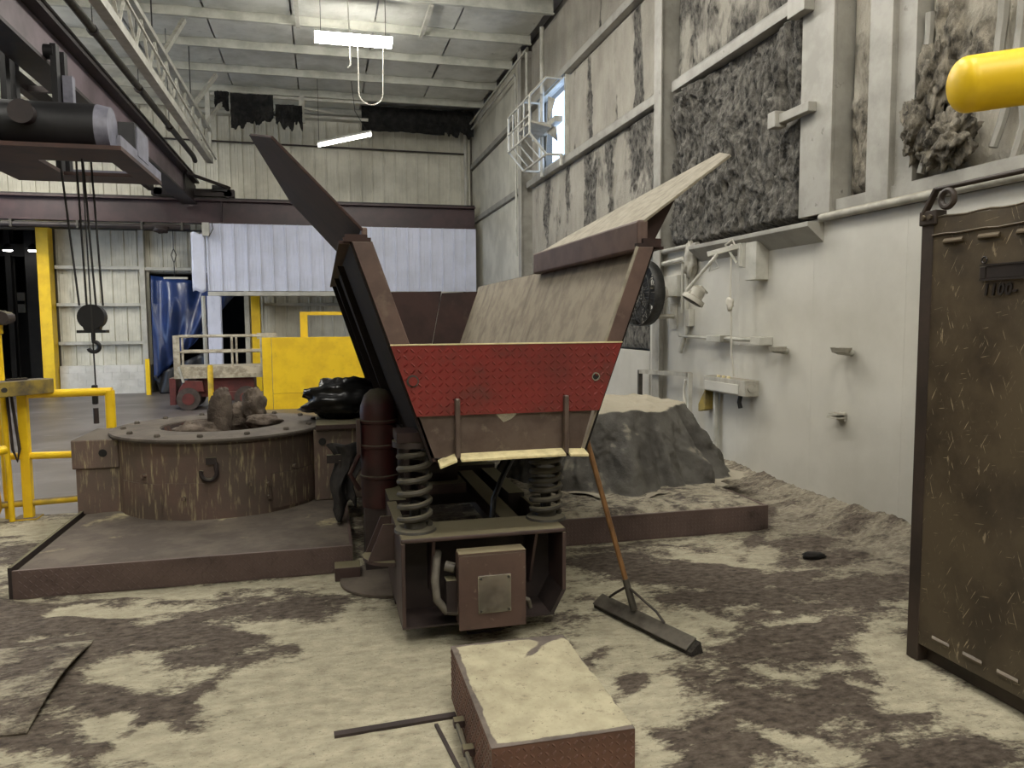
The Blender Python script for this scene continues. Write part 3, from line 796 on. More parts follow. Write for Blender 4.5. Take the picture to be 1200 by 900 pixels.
# blackened torn insulation sheets hanging under the last purlins
def hang(name, x0, x1, y, zt, zb, seed, label, tear=0.3):
    nu, nv = 50, 24
    U, V = np.meshgrid(np.linspace(0, 1, nu + 1), np.linspace(0, 1, nv + 1))
    bot = zb + tear * (fbm(U * 7, U * 0 + seed, 4, seed) - 0.5)
    Xp = x0 + (x1 - x0) * U
    Zp = zt + (bot - zt) * V
    Yp = y - 0.12 * fbm(U * 6, V * 3, 5, seed + 1) - 0.1 * np.abs(fbm(U * 12, V * 6, 4, seed + 2) - 0.5)
    P = np.stack([Xp, Yp, Zp], -1).reshape(-1, 3)
    return grid_obj(name, P, nu, nv, None, 'fibre_black', label=label, cat='insulation', solid=0.03, group='blackened insulation under the roof')
hang('hanging_insulation', 1.12, 3.3, 20.75, 7.26, 6.62, 41, 'broad black sheet of burnt insulation hanging above the rear wall', 0.08)
hang('hanging_insulation', 3.25, 4.08, 20.7, 7.26, 6.6, 47, 'black torn insulation filling the roof corner by the right wall', 0.35)
hang('hanging_insulation', -1.95, -1.0, 19.2, 6.95, 6.28, 53, 'ragged black insulation tatter hanging left of the raised hopper wing tip', 0.5)
hang('hanging_insulation', -0.95, -0.35, 19.2, 6.75, 6.25, 57, 'small pointed black insulation tatter between the bigger scraps', 0.5)
hang('hanging_insulation', -2.3, -2.0, 19.3, 7.0, 6.6, 61, 'narrow black insulation scrap beside the white truss end', 0.3)
# rear head frame with small struts
t = thing('roof_frame', (-0.6, 19.3, 6.35), 'white strut frame under the roof at the rear', 'frame')
for (p, q, wd) in (((-2.4, 19.3, 6.95), (1.2, 19.3, 6.95), 0.06), ((-1.6, 19.3, 6.55), (1.2, 19.3, 6.55), 0.06), ((-1.75, 19.3, 6.95), (-1.3, 19.3, 6.55), 0.08), ((-1.5, 19.3, 6.8), (-0.7, 19.3, 6.4), 0.06), ((-0.35, 19.3, 7.0), (-0.35, 19.3, 6.4), 0.12), ((-0.6, 19.3, 6.78), (0.4, 19.3, 6.66), 0.05)):
    MB().bar(p, q, wd, wd).build('strut', 'white_steel', t)

# ------------------------------------------------------------------ fluorescent lamps of the bay, with unseen ones added for light
def fixture(x, y, z, label, ln=1.3, wd=0.3):
    t = thing('fluorescent_fixture', (x, y, z), label, 'light fixture', 'ceiling fluorescent fixtures')
    MB().box(x - ln / 2, x + ln / 2, y - wd / 2, y + wd / 2, z, z + 0.09).build('diffuser', 'lamp', t)
    MB().prism([(x - ln / 2, y - wd / 2, z + 0.091), (x - ln / 2, y + wd / 2, z + 0.091), (x - ln / 2, y + 0.06, z + 0.14), (x - ln / 2, y - 0.06, z + 0.14)], (ln, 0, 0)).build('housing', 'housing', t)
    for s in (-1, 1):
        MB().tube([(x + s * ln * 0.42, y, z + 0.13), (x + s * ln * 0.42, y, 7.36)], 0.006, 5).build('hanger_wire', 'rope', t)
    return t
fixture(0.64, 13.75, 6.42, 'bright fluorescent fixture hanging under the roof, in view above the hopper')
for (x, y, lab) in ((0.8, 8.3, 'fluorescent fixture above the middle of the hopper'), (1.5, 5.4, 'fluorescent fixture above the right wall liner'), (-1.6, 3.8, 'fluorescent fixture above the left platform'),
                    (1.6, 1.6, 'fluorescent fixture above the step box'), (-4.6, 6.0, 'fluorescent fixture above the yellow guard rail'), (1.9, -1.6, 'unseen fluorescent fixture added behind the camera to the right'), (-1.8, -1.6, 'unseen fluorescent fixture added behind the camera to the left'),  # the two behind the camera are unseen, added to brighten front faces
                    (1.0, 10.8, 'fluorescent fixture above the rear half of the hopper'), (-5.2, 10.8, 'fluorescent fixture above the rear floor'), (-7.6, 14.2, 'unseen fluorescent fixture added inside the roller door'), (-8.4, 17.6, 'unseen fluorescent fixture added at the rear left'), (0.2, -3.9, 'unseen fluorescent fixture added farthest behind the camera')):  # last three are unseen, added for more light at rear and front
    fixture(x, y, 6.42, lab)
fixture(-6.75, 17.6, 5.75, 'fluorescent fixture at the far left edge beyond the hoist')
# tilted strip light
t = thing('strip_light', (0.6, 18.0, 5.7), 'tilted bare strip light hanging crooked before the rear wall', 'light fixture')
a, b = Vector((0.0, 18.0, 5.60)), Vector((1.18, 18.0, 5.90))
MB().bar(a, b, 0.12, 0.05).build('lit_tube', 'lamp_dim', t)
MB().prism([a + Vector((0, -0.12, 0.03)), a + Vector((0, 0.12, 0.03)), a + Vector((0, 0.04, 0.09)), a + Vector((0, -0.04, 0.09))], b - a).build('reflector', 'housing', t)
MB().tube([b + Vector((-0.1, 0, 0.08)), b + Vector((-0.35, 0, 0.5)), (0.75, 18.0, 7.2)], 0.008, 5).build('hanger_wire', 'rope', t)
MB().tube([a + Vector((0.02, 0, 0.08)), (0.02, 18.0, 7.2)], 0.006, 5).build('hanger_wire', 'rope', t)
# white cord loop under the lamp
pts = [(0.70, 13.6, 6.42)] + [(0.9 - 0.2 * math.cos(PI * i / 12) + 0.01 * i / 12, 13.6, 5.55 - 0.2 * math.sin(PI * i / 12)) for i in range(13)] + [(1.13, 13.6, 6.42)]
MB().tube(pts, 0.009, 6).build('cord_loop', 'cord_white', smooth=True, label='white cord hanging in a loop from the bright ceiling fixture', cat='cord')
MB().tube([(0.55, 13.62, 7.3), (0.57, 13.62, 6.0), (0.52, 13.62, 5.95)], 0.012, 6).build('hanging_wire', 'white_steel', label='thin vertical wire hanging beside the bright ceiling fixture', cat='wire')

# ------------------------------------------------------------------ runway beam along the rear wall
t = thing('runway_beam', (-3, 20.3, 4.08), 'long dark maroon crane runway beam along the rear wall', 'beam')
MB().box(-9.9, XR - 0.1, 20.29, 20.33, 4.12, 4.62).build('web', 'maroon', t)
MB().box(-9.9, XR - 0.1, 20.16, 20.46, 4.08, 4.12).build('bottom_flange', 'maroon', t, bevel=0.004)
MB().box(-9.9, XR - 0.1, 20.13, 20.49, 4.62, 4.66).build('top_flange', 'maroon', t, bevel=0.004)
MB().box(-9.9, XR - 0.1, 20.27, 20.35, 4.66, 4.72).build('rail', 'crane_dark', t)
MB().box(-2.36, -2.34, 20.14, 20.3, 4.12, 4.62).build('splice_stiffener', 'maroon', t)
t = thing('service_pipe', (-6, 20.25, 3.9), 'dusty dark service pipe clipped under the runway beam', 'pipe')
MB().tube([(-9.9, 20.2, 3.97), (-3.1, 20.2, 3.97)], 0.07, 8).build('pipe', 'crane_dark', t, smooth=True)
for x in (-8.4, -7.0, -5.6, -4.2, -3.3):
    MB().box(x, x + 0.05, 20.12, 20.3, 3.9, 4.08).build('clip', 'spring', t)
clump('junction', (-3.75, 20.1, 3.9), 0.1, 12, 'crane_dark', t, (1.6, 0.8, 0.8), 0.7, n=14)

# ------------------------------------------------------------------ canopy of pale panels below the runway
t = thing('panel_canopy', (0.5, 20.0, 2.3), 'pale blue-white ribbed panel canopy hung under the runway beam', 'canopy')
panel_row(-2.72, XR - 0.3, 20.0, 2.42, 4.06, 'canopy', t, 'canopy_panel')
def flap(u, v):
    return (-3.06 + 0.32 * u, 19.98 - 0.05 * math.sin(5 * v + 2 * u) * (1 - v), 2.40 + 1.42 * v + 0.03 * math.sin(7 * u))
MB().grid(flap, 6, 14).build('bent_flap', 'canopy', t, smooth=True, solid=0.01)
MB().box(-2.7, XR - 0.12, 19.85, 20.12, 2.30, 2.40).build('bottom_beam', 'white_steel', t, bevel=0.005)
MB().box(-2.78, -2.62, 19.85, 19.97, 3.74, 4.06).build('top_cleat', 'white_steel', t)
MB().tube([(-2.55, 19.8, 4.1), (-2.52, 19.78, 3.9), (-2.62, 19.78, 3.72)], 0.012, 5).build('loose_wire', 'rope', t)
pt = thing('canopy_post', (-2.56, 19.8, ZF), 'pale blue-white steel post carrying the left end of the canopy', 'post')
MB().box(-2.71, -2.41, 19.70, 19.72, ZF, 2.29).build('front_flange', 'canopy', pt)
MB().box(-2.57, -2.55, 19.72, 19.94, ZF, 2.29).build('web', 'canopy', pt)
MB().box(-2.71, -2.41, 19.94, 19.96, ZF, 2.29).build('back_flange', 'canopy', pt)
MB().tube([(-2.78, 19.75, ZF), (-2.80, 19.75, 2.29)], 0.05, 8).build('side_pipe', 'white_steel', pt, smooth=True)
MB().tube([(-2.5, 19.66, 0.35), (-2.42, 19.64, 0.22), (-2.58, 19.64, 0.3)], 0.012, 5).build('cable_tie', 'rope', pt)
MB().lathe((-2.26, 16.5, ZF), [(0.0, 0.93), (0.04, 0.93), (0.055, 0.9), (0.055, 0.0)], 14).build('bollard', 'yellow_dirty', smooth=True, label='thin yellow bollard in front of the pale canopy post', cat='bollard')
# blue plastic sheet over the doorway
def bsheet(u, v):
    top = Vector((-4.25 + 2.2 * u, YB - 0.12, 2.86 - 0.28 * u))
    bot = Vector((-4.22 + 1.0 * u, YB - 0.45, 0.18 + 0.95 * u))
    p = top.lerp(bot, v)
    p.y += 0.07 * math.sin(13 * u + 3 * v) + 0.04 * math.sin(27 * u - 6 * v) - 0.1 * math.sin(PI * v)
    return p
MB().grid(bsheet, 40, 20).build('plastic_sheet', 'bluetarp', smooth=True, solid=0.01, label='blue plastic sheet curtaining the rear doorway left of the canopy post', cat='tarp')
def dsheet(u, v):
    p = Vector((-4.22 + 1.25 * u, YB - 0.50, 0.30 + 0.6 * u)).lerp(Vector((-4.05 + 1.6 * u, YB - 0.6, ZF + 0.01)), v)
    p.y += 0.05 * math.sin(16 * u + 4 * v)
    return p
MB().grid(dsheet, 24, 10).build('dark_sheet', 'darktarp', smooth=True, solid=0.01, label='dark sheet bunched on the floor below the blue plastic', cat='tarp')
MB().box(-4.34, -4.24, 20.6, 20.7, ZF, 0.75).build('marker_post', 'yellow', label='short yellow marker post at the foot of the blue sheet', cat='post')
t = thing('cable_drop', (-3.55, 20.2, 2.5), 'thin looped cable hanging above the blue sheet', 'cable')
MB().tube([(-3.5, 20.2, 3.92), (-3.5, 20.2, 3.45), (-3.56, 20.2, 3.3), (-3.5, 20.2, 3.1), (-3.5, 20.2, 2.75)], 0.012, 5).build('cable', 'rope', t)
MB().tube([(-3.5, 20.2, 3.45), (-3.44, 20.2, 3.3), (-3.5, 20.2, 3.1)], 0.012, 5).build('cable_loop', 'rope', t)
MB().bar((-3.75, 20.2, 2.74), (-3.2, 20.2, 2.74), 0.05, 0.05).build('cross_bar', 'white_steel', t)

# ------------------------------------------------------------------ scissor lift
t = thing('scissor_lift', (-2.1, 17.0, ZF), 'parked scissor lift with cream guard rails and a faded red chassis', 'lift')
MB().box(-2.98, -1.22, 16.7, 17.6, 0.58, 0.74).build('platform', 'lift_rail', t, bevel=0.01)
MB().box(-2.98, -1.22, 16.68, 16.7, 0.5, 0.60).build('platform_edge', 'lift_rail', t)
MB().box(-2.6, -1.45, 16.85, 17.5, 0.1, 0.5).build('scissor_pack', 'red_lift', t)
MB().box(-2.0, -1.5, 16.75, 16.85, 0.02, 0.2).build('chassis_step', 'red_lift', t)
MB().prism([(-2.93, 16.7, 0.22), (-2.42, 16.7, 0.22), (-2.45, 16.7, 0.44), (-2.78, 16.7, 0.46), (-2.88, 16.7, 0.32)], (0, 0.7, 0)).build('hood', 'red_lift', t, bevel=0.01)
MB().box(-3.1, -2.98, 16.8, 17.5, -0.05, 0.5).build('ladder', 'red_lift', t)
for yw in (16.72, 17.4):
    for xw in (-2.72, -1.6):
        wl = MB().cyl((xw, yw - 0.09, 0.08), (xw, yw + 0.09, 0.08), 0.23, n=28).build('wheel', 'tyre', t, smooth=True)
        MB().cyl((xw, yw - 0.105, 0.08), (xw, yw - 0.09, 0.08), 0.12, n=20).build('hub', 'red_lift', wl, smooth=True)
for y in (16.72, 17.58):
    for z in (1.36, 1.04):
        MB().tube([(-2.95, y, z), (-1.25, y, z)], 0.024, 8).build('rail', 'lift_rail', t, smooth=True)
    for x in (-2.95, -1.85, -1.27):
        MB().tube([(x, y, 0.74), (x, y, 1.38)], 0.024, 8).build('rail_post', 'lift_rail', t, smooth=True)
MB().tube([(-2.95, 16.72, 1.36), (-2.95, 17.58, 1.36)], 0.024, 8).build('rail', 'lift_rail', t, smooth=True)
MB().box(-2.98, -2.86, 16.68, 16.75, 0.6, 1.38).build('gate_post', 'lift_rail', t)
MB().bar((-2.88, 16.66, 0.75), (-2.80, 16.66, 0.42), 0.08, 0.04).build('entry_strut', 'white_steel', t)
MB().box(-1.35, -0.95, 16.72, 16.8, 1.30, 1.42).build('control_box', 'lift_rail', t)

# ------------------------------------------------------------------ yellow guard panels
t = thing('yellow_partition', (-0.1, 16.3, ZF), 'large bright yellow guard partition behind the hopper', 'partition')
MB().box(-1.22, -1.04, 16.26, 16.34, ZF, 1.33).build('panel', 'yellow', t, bevel=0.004)
MB().box(-1.03, 1.1, 16.26, 16.34, 0.18, 1.33).build('panel', 'yellow', t, bevel=0.004)
MB().box(-1.03, 1.1, 16.26, 16.34, ZF, 0.175).build('panel', 'yellow', t, bevel=0.004)
MB().box(-0.46, -0.31, 16.36, 16.46, 0.2, 1.85).box(-0.31, 1.1, 16.36, 16.46, 1.78, 1.85).build('top_frame', 'yellow', t, bevel=0.004)

# ------------------------------------------------------------------ crane bridge with hoist
t = thing('crane_bridge', (-3.1, 12, 4.5), 'crane bridge girder of mauve grey steel crossing the upper left', 'crane')
MB().box(-3.06, -3.02, -4.9, 20.0, 4.54, 5.05).build('web', 'crane', t)
MB().box(-3.22, -2.88, -4.9, 20.0, 4.50, 4.54).build('bottom_flange', 'crane_dark', t)
MB().box(-3.22, -2.86, -4.9, 20.3, 5.05, 5.10).build('top_flange', 'crane_dark', t)
MB().bar((-2.88, -4.9, 5.15), (-2.88, 19.8, 5.15), 0.04, 0.03).build('cable_rail', 'crane_dark', t)
MB().prism([(-3.1, 19.0, 4.5), (-3.1, 20.55, 4.72), (-3.1, 20.55, 5.05), (-3.1, 19.0, 5.05)], (0.12, 0, 0)).build('end_plate', 'crane_dark', t)
et = MB().box(-3.95, -2.05, 20.2, 20.42, 4.74, 4.92).build('end_truck', 'crane_dark', t, bevel=0.01)
for x in (-3.8, -2.2):
    MB().cyl((x, 20.2, 4.82), (x, 20.42, 4.82), 0.1, n=18).build('wheel', 'crane_dark', et, smooth=True)
MB().box(-2.55, -2.2, 20.1, 20.3, 4.86, 5.0).build('drive_motor', 'black', et)
MB().bar((-2.9, 18.6, 5.0), (-2.15, 20.2, 4.95), 0.06, 0.06).build('brace', 'crane_dark', t)
MB().bar((-3.9, -4.9, 4.9), (-3.9, 20.0, 4.9), 0.12, 0.2).build('idler_girder', 'crane_dark', t)
for y in (4.5, 8, 12, 16):
    MB().bar((-3.9, y, 4.85), (-3.06, y, 4.85), 0.06, 0.08).build('cross_tie', 'crane_dark', t)

h = thing('hoist_trolley', (-2.5, 9.0, 3.3), 'black electric rope hoist on a rusty brown trolley frame under the girder', 'hoist')
px0, px1, py0, py1 = -3.35, -1.83, 8.1, 10.0
MB().box(px0, px1, py0, 8.75, 3.28, 3.32).box(px0, px1, 9.55, py1, 3.28, 3.32).box(px0, -2.75, 8.75, 9.55, 3.28, 3.32).box(-2.05, px1, 8.75, 9.55, 3.28, 3.32).build('frame_plate', 'rust', h)
MB().box(px0, px1, py1 - 0.03, py1, 3.32, 3.42).box(px1 - 0.03, px1, py0, py1, 3.32, 3.42).build('frame_rim', 'grey_end', h)
MB().cyl((-3.05, 8.55, 3.57), (-2.12, 8.55, 3.57), 0.235, n=32).build('drum', 'black', h, smooth=True)
MB().cyl((-2.12, 8.55, 3.57), (-2.0, 8.55, 3.57), 0.235, 0.21, n=32).build('end_cap', 'grey_end', h, smooth=True)
MB().cyl((-2.7, 8.2, 3.62), (-2.7, 8.34, 3.62), 0.10, n=24).build('motor_end', 'crane_dark', h, smooth=True)
MB().cyl((-2.7, 8.19, 3.62), (-2.7, 8.22, 3.62), 0.112, 0.108, n=24).build('motor_ring', 'crane_dark', h, smooth=True)
MB().box(-3.3, -2.95, 8.3, 8.9, 3.33, 3.72).build('gearbox', 'black', h, bevel=0.03)
cb = MB().box(-2.0, -1.84, 8.75, 9.35, 3.33, 3.70).build('control_cabinet', 'black', h)
MB().box(-1.84, -1.825, 8.8, 9.3, 3.37, 3.67).build('door', 'grey_end', cb)
for (x, y) in ((-2.80, 9.62), (-2.80, 9.9), (-3.30, 9.62), (-3.30, 9.9)):
    sd = MB().box(x - 0.03, x + 0.03, y - 0.06, y + 0.06, 3.32, 4.70).build('side_plate', 'black', h)
    MB().cyl((x + (-0.1 if x > -3 else 0.1), y, 4.62), (x, y, 4.62), 0.08, n=16).build('wheel', 'black', sd, smooth=True)
MB().box(-3.32, -2.76, 9.5, 9.98, 3.68, 3.84).box(-3.1, -2.9, 8.9, 9.5, 3.60, 3.72).build('yoke', 'crane_dark', h)
MB().box(-2.76, -2.66, 9.7, 9.8, 4.0, 4.4).build('limit_switch', 'grey_end', h)
for (x0_, x1_, y_) in ((-2.62, -2.50, 8.95), (-2.50, -2.47, 9.1), (-2.40, -2.34, 8.95), (-2.36, -2.31, 9.1)):
    MB().tube([(x0_, y_, 3.5), (x1_, y_, 1.82)], 0.012, 6).build('rope', 'rope', h)
hb = thing('hook_block', (-2.40, 9.02, 1.4), 'black round hook block hanging on ropes below the hoist', 'hook')
MB().cyl((-2.40, 8.96, 1.70), (-2.40, 9.08, 1.70), 0.135, n=28).build('sheave_housing', 'black', hb, smooth=True)
MB().box(-2.54, -2.26, 8.95, 9.1, 1.53, 1.56).build('guard_plate', 'black', hb)
MB().prism([(-2.52, 8.97, 1.70), (-2.28, 8.97, 1.70), (-2.33, 8.97, 1.55), (-2.47, 8.97, 1.55)], (0, 0.1, 0)).build('cheek', 'black', hb)
MB().tube([(-2.40, 9.02, 1.55), (-2.40, 9.02, 1.46)] + arc((-2.40, 9.02, 1.38), 0.055, PI / 2, -PI * 0.9, 12), 0.022, 8).build('hook', 'black', hb, smooth=True)
pd = thing('pendant_control', (-2.3, 8.6, 0.7), 'hoist pendant control hanging by thin cable below the hook block', 'control')
MB().tube([(-2.31, 8.6, 3.3), (-2.29, 8.6, 0.98)], 0.008, 5).build('cable', 'rope', pd)
MB().box(-2.325, -2.275, 8.57, 8.63, 0.80, 1.0).build('handset', 'black', pd, bevel=0.01)
MB().cyl((-2.3, 8.6, 0.60), (-2.3, 8.6, 0.76), 0.026, n=12).build('end_weight', 'crane_dark', pd, smooth=True)
# festoon cable on the left
t = thing('festoon_cable', (-3.5, 8.5, 4.2), 'black festoon cables looping from the trolley to the girder', 'cable')
for k, y in enumerate((5.5, 6.5, 7.5)):
    MB().tube([(-3.6, y + i / 10, 4.75 - 0.35 * math.sin(PI * i / 10)) for i in range(11)], 0.02, 6).build('loop', 'black', t, smooth=True)
MB().tube([(-3.2, 8.4, 3.7), (-3.25, 8.35, 4.1), (-3.5, 8.3, 4.5), (-3.6, 8.5, 4.75)], 0.03, 6).build('hose', 'black', t, smooth=True)

# ------------------------------------------------------------------ white truss and dark pipe under the roof
t = thing('roof_truss', (-2.42, 14, 5.3), 'white lattice truss running under the roof beside the crane', 'truss')
MB().box(-2.50, -2.36, 5.0, 19.0, 5.30, 5.42).build('bottom_chord', 'white_steel', t)
MB().box(-2.47, -2.37, 5.0, 19.0, 5.98, 6.06).build('top_chord', 'white_steel', t)
k = 0
y = 5.5
while y < 18.6:
    MB().bar((-2.42, y, 5.42), (-2.42, y + 0.45, 5.98), 0.035, 0.035).build('web_bar', 'white_steel', t)
    MB().bar((-2.42, y + 0.45, 5.98), (-2.42, y + 0.9, 5.42), 0.035, 0.035).build('web_bar', 'white_steel', t)
    y += 0.9
MB().bar((-2.3, 9.0, 5.75), (-2.3, 19.0, 5.40), 0.03, 0.03).build('sway_rod', 'white_steel', t)
MB().bar((-2.42, 18.9, 5.3), (-2.42, 18.9, 6.9), 0.1, 0.1).build('end_post', 'white_steel', t)
for y in (9.5, 13, 16.5):
    MB().tube([(-2.42, y, 6.06), (-2.42, y, 7.3)], 0.012, 5).build('hanger', 'rope', t)
t = thing('dark_pipe', (-2.75, 13, 5.3), 'long dark pipe hung under the roof between crane and truss', 'pipe')
MB().tube([(-2.75, 3.0, 5.33), (-2.75, 18.8, 5.40), (-2.75, 19.0, 5.34)], 0.055, 10).build('pipe', 'spring', t, smooth=True)
for y in (8.5, 11, 13.5, 16):
    MB().tube([(-2.75, y, 5.4), (-2.75, y, 7.3)], 0.008, 5).build('hanger_rod', 'rope', t)
    MB().cyl((-2.75, y - 0.04, 5.36), (-2.75, y + 0.04, 5.36), 0.068, n=12).build('clamp', 'crane_dark', t)

# ------------------------------------------------------------------ exhaust fan opening with guard cage, right wall
t = thing('exhaust_fan', (3.9, 13.7, 4.5), 'wall exhaust fan in a white guard cage with blue daylight behind', 'fan')
MB().box(4.16, 4.24, OY0 - 0.05, OY0 + 0.05, OZ0, OZ1).box(4.16, 4.24, OY1 - 0.05, OY1 + 0.05, OZ0, OZ1).box(4.16, 4.24, OY0, OY1, OZ0 - 0.05, OZ0 + 0.05).box(4.16, 4.24, OY0, OY1, OZ1 - 0.05, OZ1 + 0.05).build('frame', 'white_steel', t)
fc = Vector((4.1, 13.75, 5.15))
MB().cyl(fc + Vector((-0.25, 0, 0)), fc, 0.12, n=18).build('motor', 'grey_item', t, smooth=True)
for k in range(4):
    a = k * PI / 2 + 0.4
    d = Vector((0, math.cos(a), math.sin(a)))
    e = Vector((0, -math.sin(a), math.cos(a)))
    MB().prism([fc + d * 0.1 - e * 0.05, fc + d * 0.55 - e * 0.14, fc + d * 0.55 + e * 0.12 + Vector((0.06, 0, 0)), fc + d * 0.1 + e * 0.06], (0.006, 0, 0)).build('blade', 'grey_item', t)
MB().box(4.02, 4.16, 13.0, 14.5, 5.10, 5.20).build('motor_bar', 'white_steel', t)
for k, y in enumerate((12.95, 13.35, 13.75, 14.15, 14.5)):
    prof = [(4.15, 5.82), (3.85, 5.82), (3.55, 5.5), (3.55, 4.86), (3.85, 4.52), (4.15, 4.52)]
    if k in (0, 4):
        MB().tube([(x, y, z) for x, z in prof], 0.022, 6).build('cage_bar', 'white_steel', t)
    else:
        MB().tube([(3.85, y, 5.82), (3.55, y, 5.5), (3.55, y, 4.86), (3.85, y, 4.52)], 0.014, 6).build('cage_bar', 'white_steel', t)
for (x, z) in ((3.85, 5.82), (3.55, 5.5), (3.55, 5.18), (3.55, 4.86), (3.85, 4.52)):
    MB().tube([(x, 12.95, z), (x, 14.5, z)], 0.022, 6).build('cage_rail', 'white_steel', t)
MB().prism([(3.57, 12.98, 5.06), (3.95, 12.98, 4.98), (3.95, 12.98, 5.02), (3.57, 12.98, 5.1)], (0, 0.9, 0)).build('cage_shelf', 'grey_item', t)
t = thing('downpipe', (4.06, 13.86, 4.3), 'pale vertical pipe running from the roof past the exhaust fan', 'pipe')
MB().tube([(4.06, 12.78, 4.5), (4.06, 12.78, 4.3)], 0.03, 8).build('bracket', 'white_steel', t)
MB().tube([(4.04, 13.86, 4.3), (4.04, 13.86, 7.0)], 0.04, 10).build('pipe', 'white_steel', t, smooth=True)
t = thing('eave_conduit', (4.02, 17, 6.9), 'conduit following the eave from the rear corner and dropping beside the fan', 'conduit')
MB().tube([(4.0, 21.2, 6.95), (4.0, 14.9, 6.92), (4.0, 14.8, 6.85), (4.0, 14.8, 5.9)], 0.025, 8).build('conduit', 'white_steel', t, smooth=True)
MB().tube([(4.03, 21.2, 6.80), (4.03, 15.9, 6.78), (4.03, 15.8, 6.7), (4.03, 15.8, 3.0)], 0.022, 8).build('conduit', 'white_steel', t, smooth=True)

# ------------------------------------------------------------------ vibrating charge hopper on its sprung frame
HF, HR = 3.70, 8.2
def xl(z): return 0.31 + (1.51 - z) * 0.345
def xr(z): return 1.50 - (1.51 - z) * 0.36
hp = thing('charge_hopper', (0.92, 5.2, 0.0), 'large brown steel charging hopper with flared wings and a red tread-plate front', 'hopper')
def side(fx, sgn, name):
    zb, zt = 0.93, 2.0
    m = MB()
    m.prism([(fx(zb), HF, zb), (fx(zt), HF, zt), (fx(zt) - sgn * 0.014, HF, zt), (fx(zb) - sgn * 0.014, HF, zb)], (0, HR - HF, 0))
    return m.build(name, 'hopper_in' if sgn > 0 else 'hopper_out', hp)
side(xl, -1, 'side_wall')
side(xr, 1, 'side_wall')
# outer skins
for fx, sgn in ((xl, -1), (xr, 1)):
    MB().prism([(fx(0.93) + sgn * 0.002, HF, 0.93), (fx(2.0) + sgn * 0.002, HF, 2.0), (fx(2.0) + sgn * 0.012, HF, 2.0), (fx(0.93) + sgn * 0.012, HF, 0.93)], (0, HR - HF, 0)).build('outer_skin', 'hopper_shade', hp)
    # front flange strip and rolled inner edge above the red plate
    zt, zb = 2.0, 1.50
    MB().prism([(fx(zb), HF - 0.012, zb), (fx(zt), HF - 0.012, zt), (fx(zt) - sgn * 0.085, HF - 0.012, zt), (fx(zb) - sgn * 0.085, HF - 0.012, zb)], (0, 0.02, 0)).build('front_flange', 'hopper_mid', hp, bevel=0.003)
    MB().tube([(fx(zb + 0.01) - sgn * 0.085, HF, zb + 0.01), (fx(zt) - sgn * 0.085, HF, zt)], 0.012, 8).build('flange_edge', 'hopper_mid' if sgn < 0 else 'wing', hp, smooth=True)
    # top flange along the wall
    MB().box(min(fx(zt) - sgn * 0.09, fx(zt) + sgn * 0.04), max(fx(zt) - sgn * 0.09, fx(zt) + sgn * 0.04) if sgn < 0 else fx(zt) + 0.04, HF - 0.01, HF + 0.03, 2.0, 2.02).build('top_tab', 'hopper_out', hp)
    MB().box(min(fx(zt), fx(zt) + sgn * 0.06), max(fx(zt), fx(zt) + sgn * 0.06), HF, HR, 1.99, 2.005).build('top_flange', 'hopper_out', hp)
    # stiffener ribs on the outside
    for y in (5.0, 6.4, 7.8):
        MB().prism([(fx(0.95) + sgn * 0.012, y, 0.95), (fx(1.98) + sgn * 0.012, y, 1.98), (fx(1.98) + sgn * 0.05, y, 1.98), (fx(0.95) + sgn * 0.07, y, 0.95)], (0, 0.02, 0)).build('stiffener', 'hopper_shade', hp)
for (xa, xb, ta, tb) in ((xl(0.93), 1.05, xl(1.93), 1.248), (1.052, xr(0.93), 1.252, xr(1.95))):
    MB().prism([(xa, HR - 0.02, 0.93), (xb, HR - 0.02, 0.93), (tb, HR - 0.02, 1.95), (ta, HR - 0.02, 1.93)], (0, 0.015, 0)).build('rear_wall', 'hopper_out', hp)
MB().box(xl(0.93), xr(0.93), HF + 0.05, HR, 0.92, 0.935).build('bottom_plate', 'hopper_out', hp)
# red tread plate and its relief
rp = MB().prism([(xl(1.51), HF - 0.02, 1.51), (xr(1.51), HF - 0.02, 1.51), (xr(1.16), HF - 0.02, 1.16), (xl(1.16), HF - 0.02, 1.16)], (0, 0.012, 0)).build('front_plate', 'red', hp, bevel=0.002)
tag(rp, 'red tread-plate front panel')
treads('tread_relief', (0.30, HF - 0.02, 1.163), (1, 0, 0), (0, 0, 1), (0, -1, 0), (1.2, 0.342), lambda a, b: b < 0.332 and xl(1.163 + b) + 0.014 < 0.30 + a < xr(1.163 + b) - 0.014, 0.0335, 'red', rp, ln=0.031, wd=0.0115, ht=0.005)
MB().box(xl(1.51), xr(1.51), HF - 0.024, HF + 0.0, 1.508, 1.514).build('worn_top_edge', 'lip', rp)
bolt = MB().cyl((0.415, HF - 0.036, 1.335), (0.415, HF - 0.02, 1.335), 0.022, 0.018, 14).build('bolt', 'red', rp, smooth=True)
MB().cyl((0.415, HF - 0.024, 1.335), (0.415, HF - 0.019, 1.335), 0.03, n=18).build('washer', 'spring', rp)
MB().tube(arc((1.355, HF - 0.022, 1.335), 0.019, 0, 2 * PI, 18)[:-1], 0.004, 6, closed=True).build('hole_rim', 'steel', rp)
MB().cyl((1.355, HF - 0.0215, 1.335), (1.355, HF - 0.0195, 1.335), 0.017, n=16).build('bolt_hole', 'hose_black', rp)
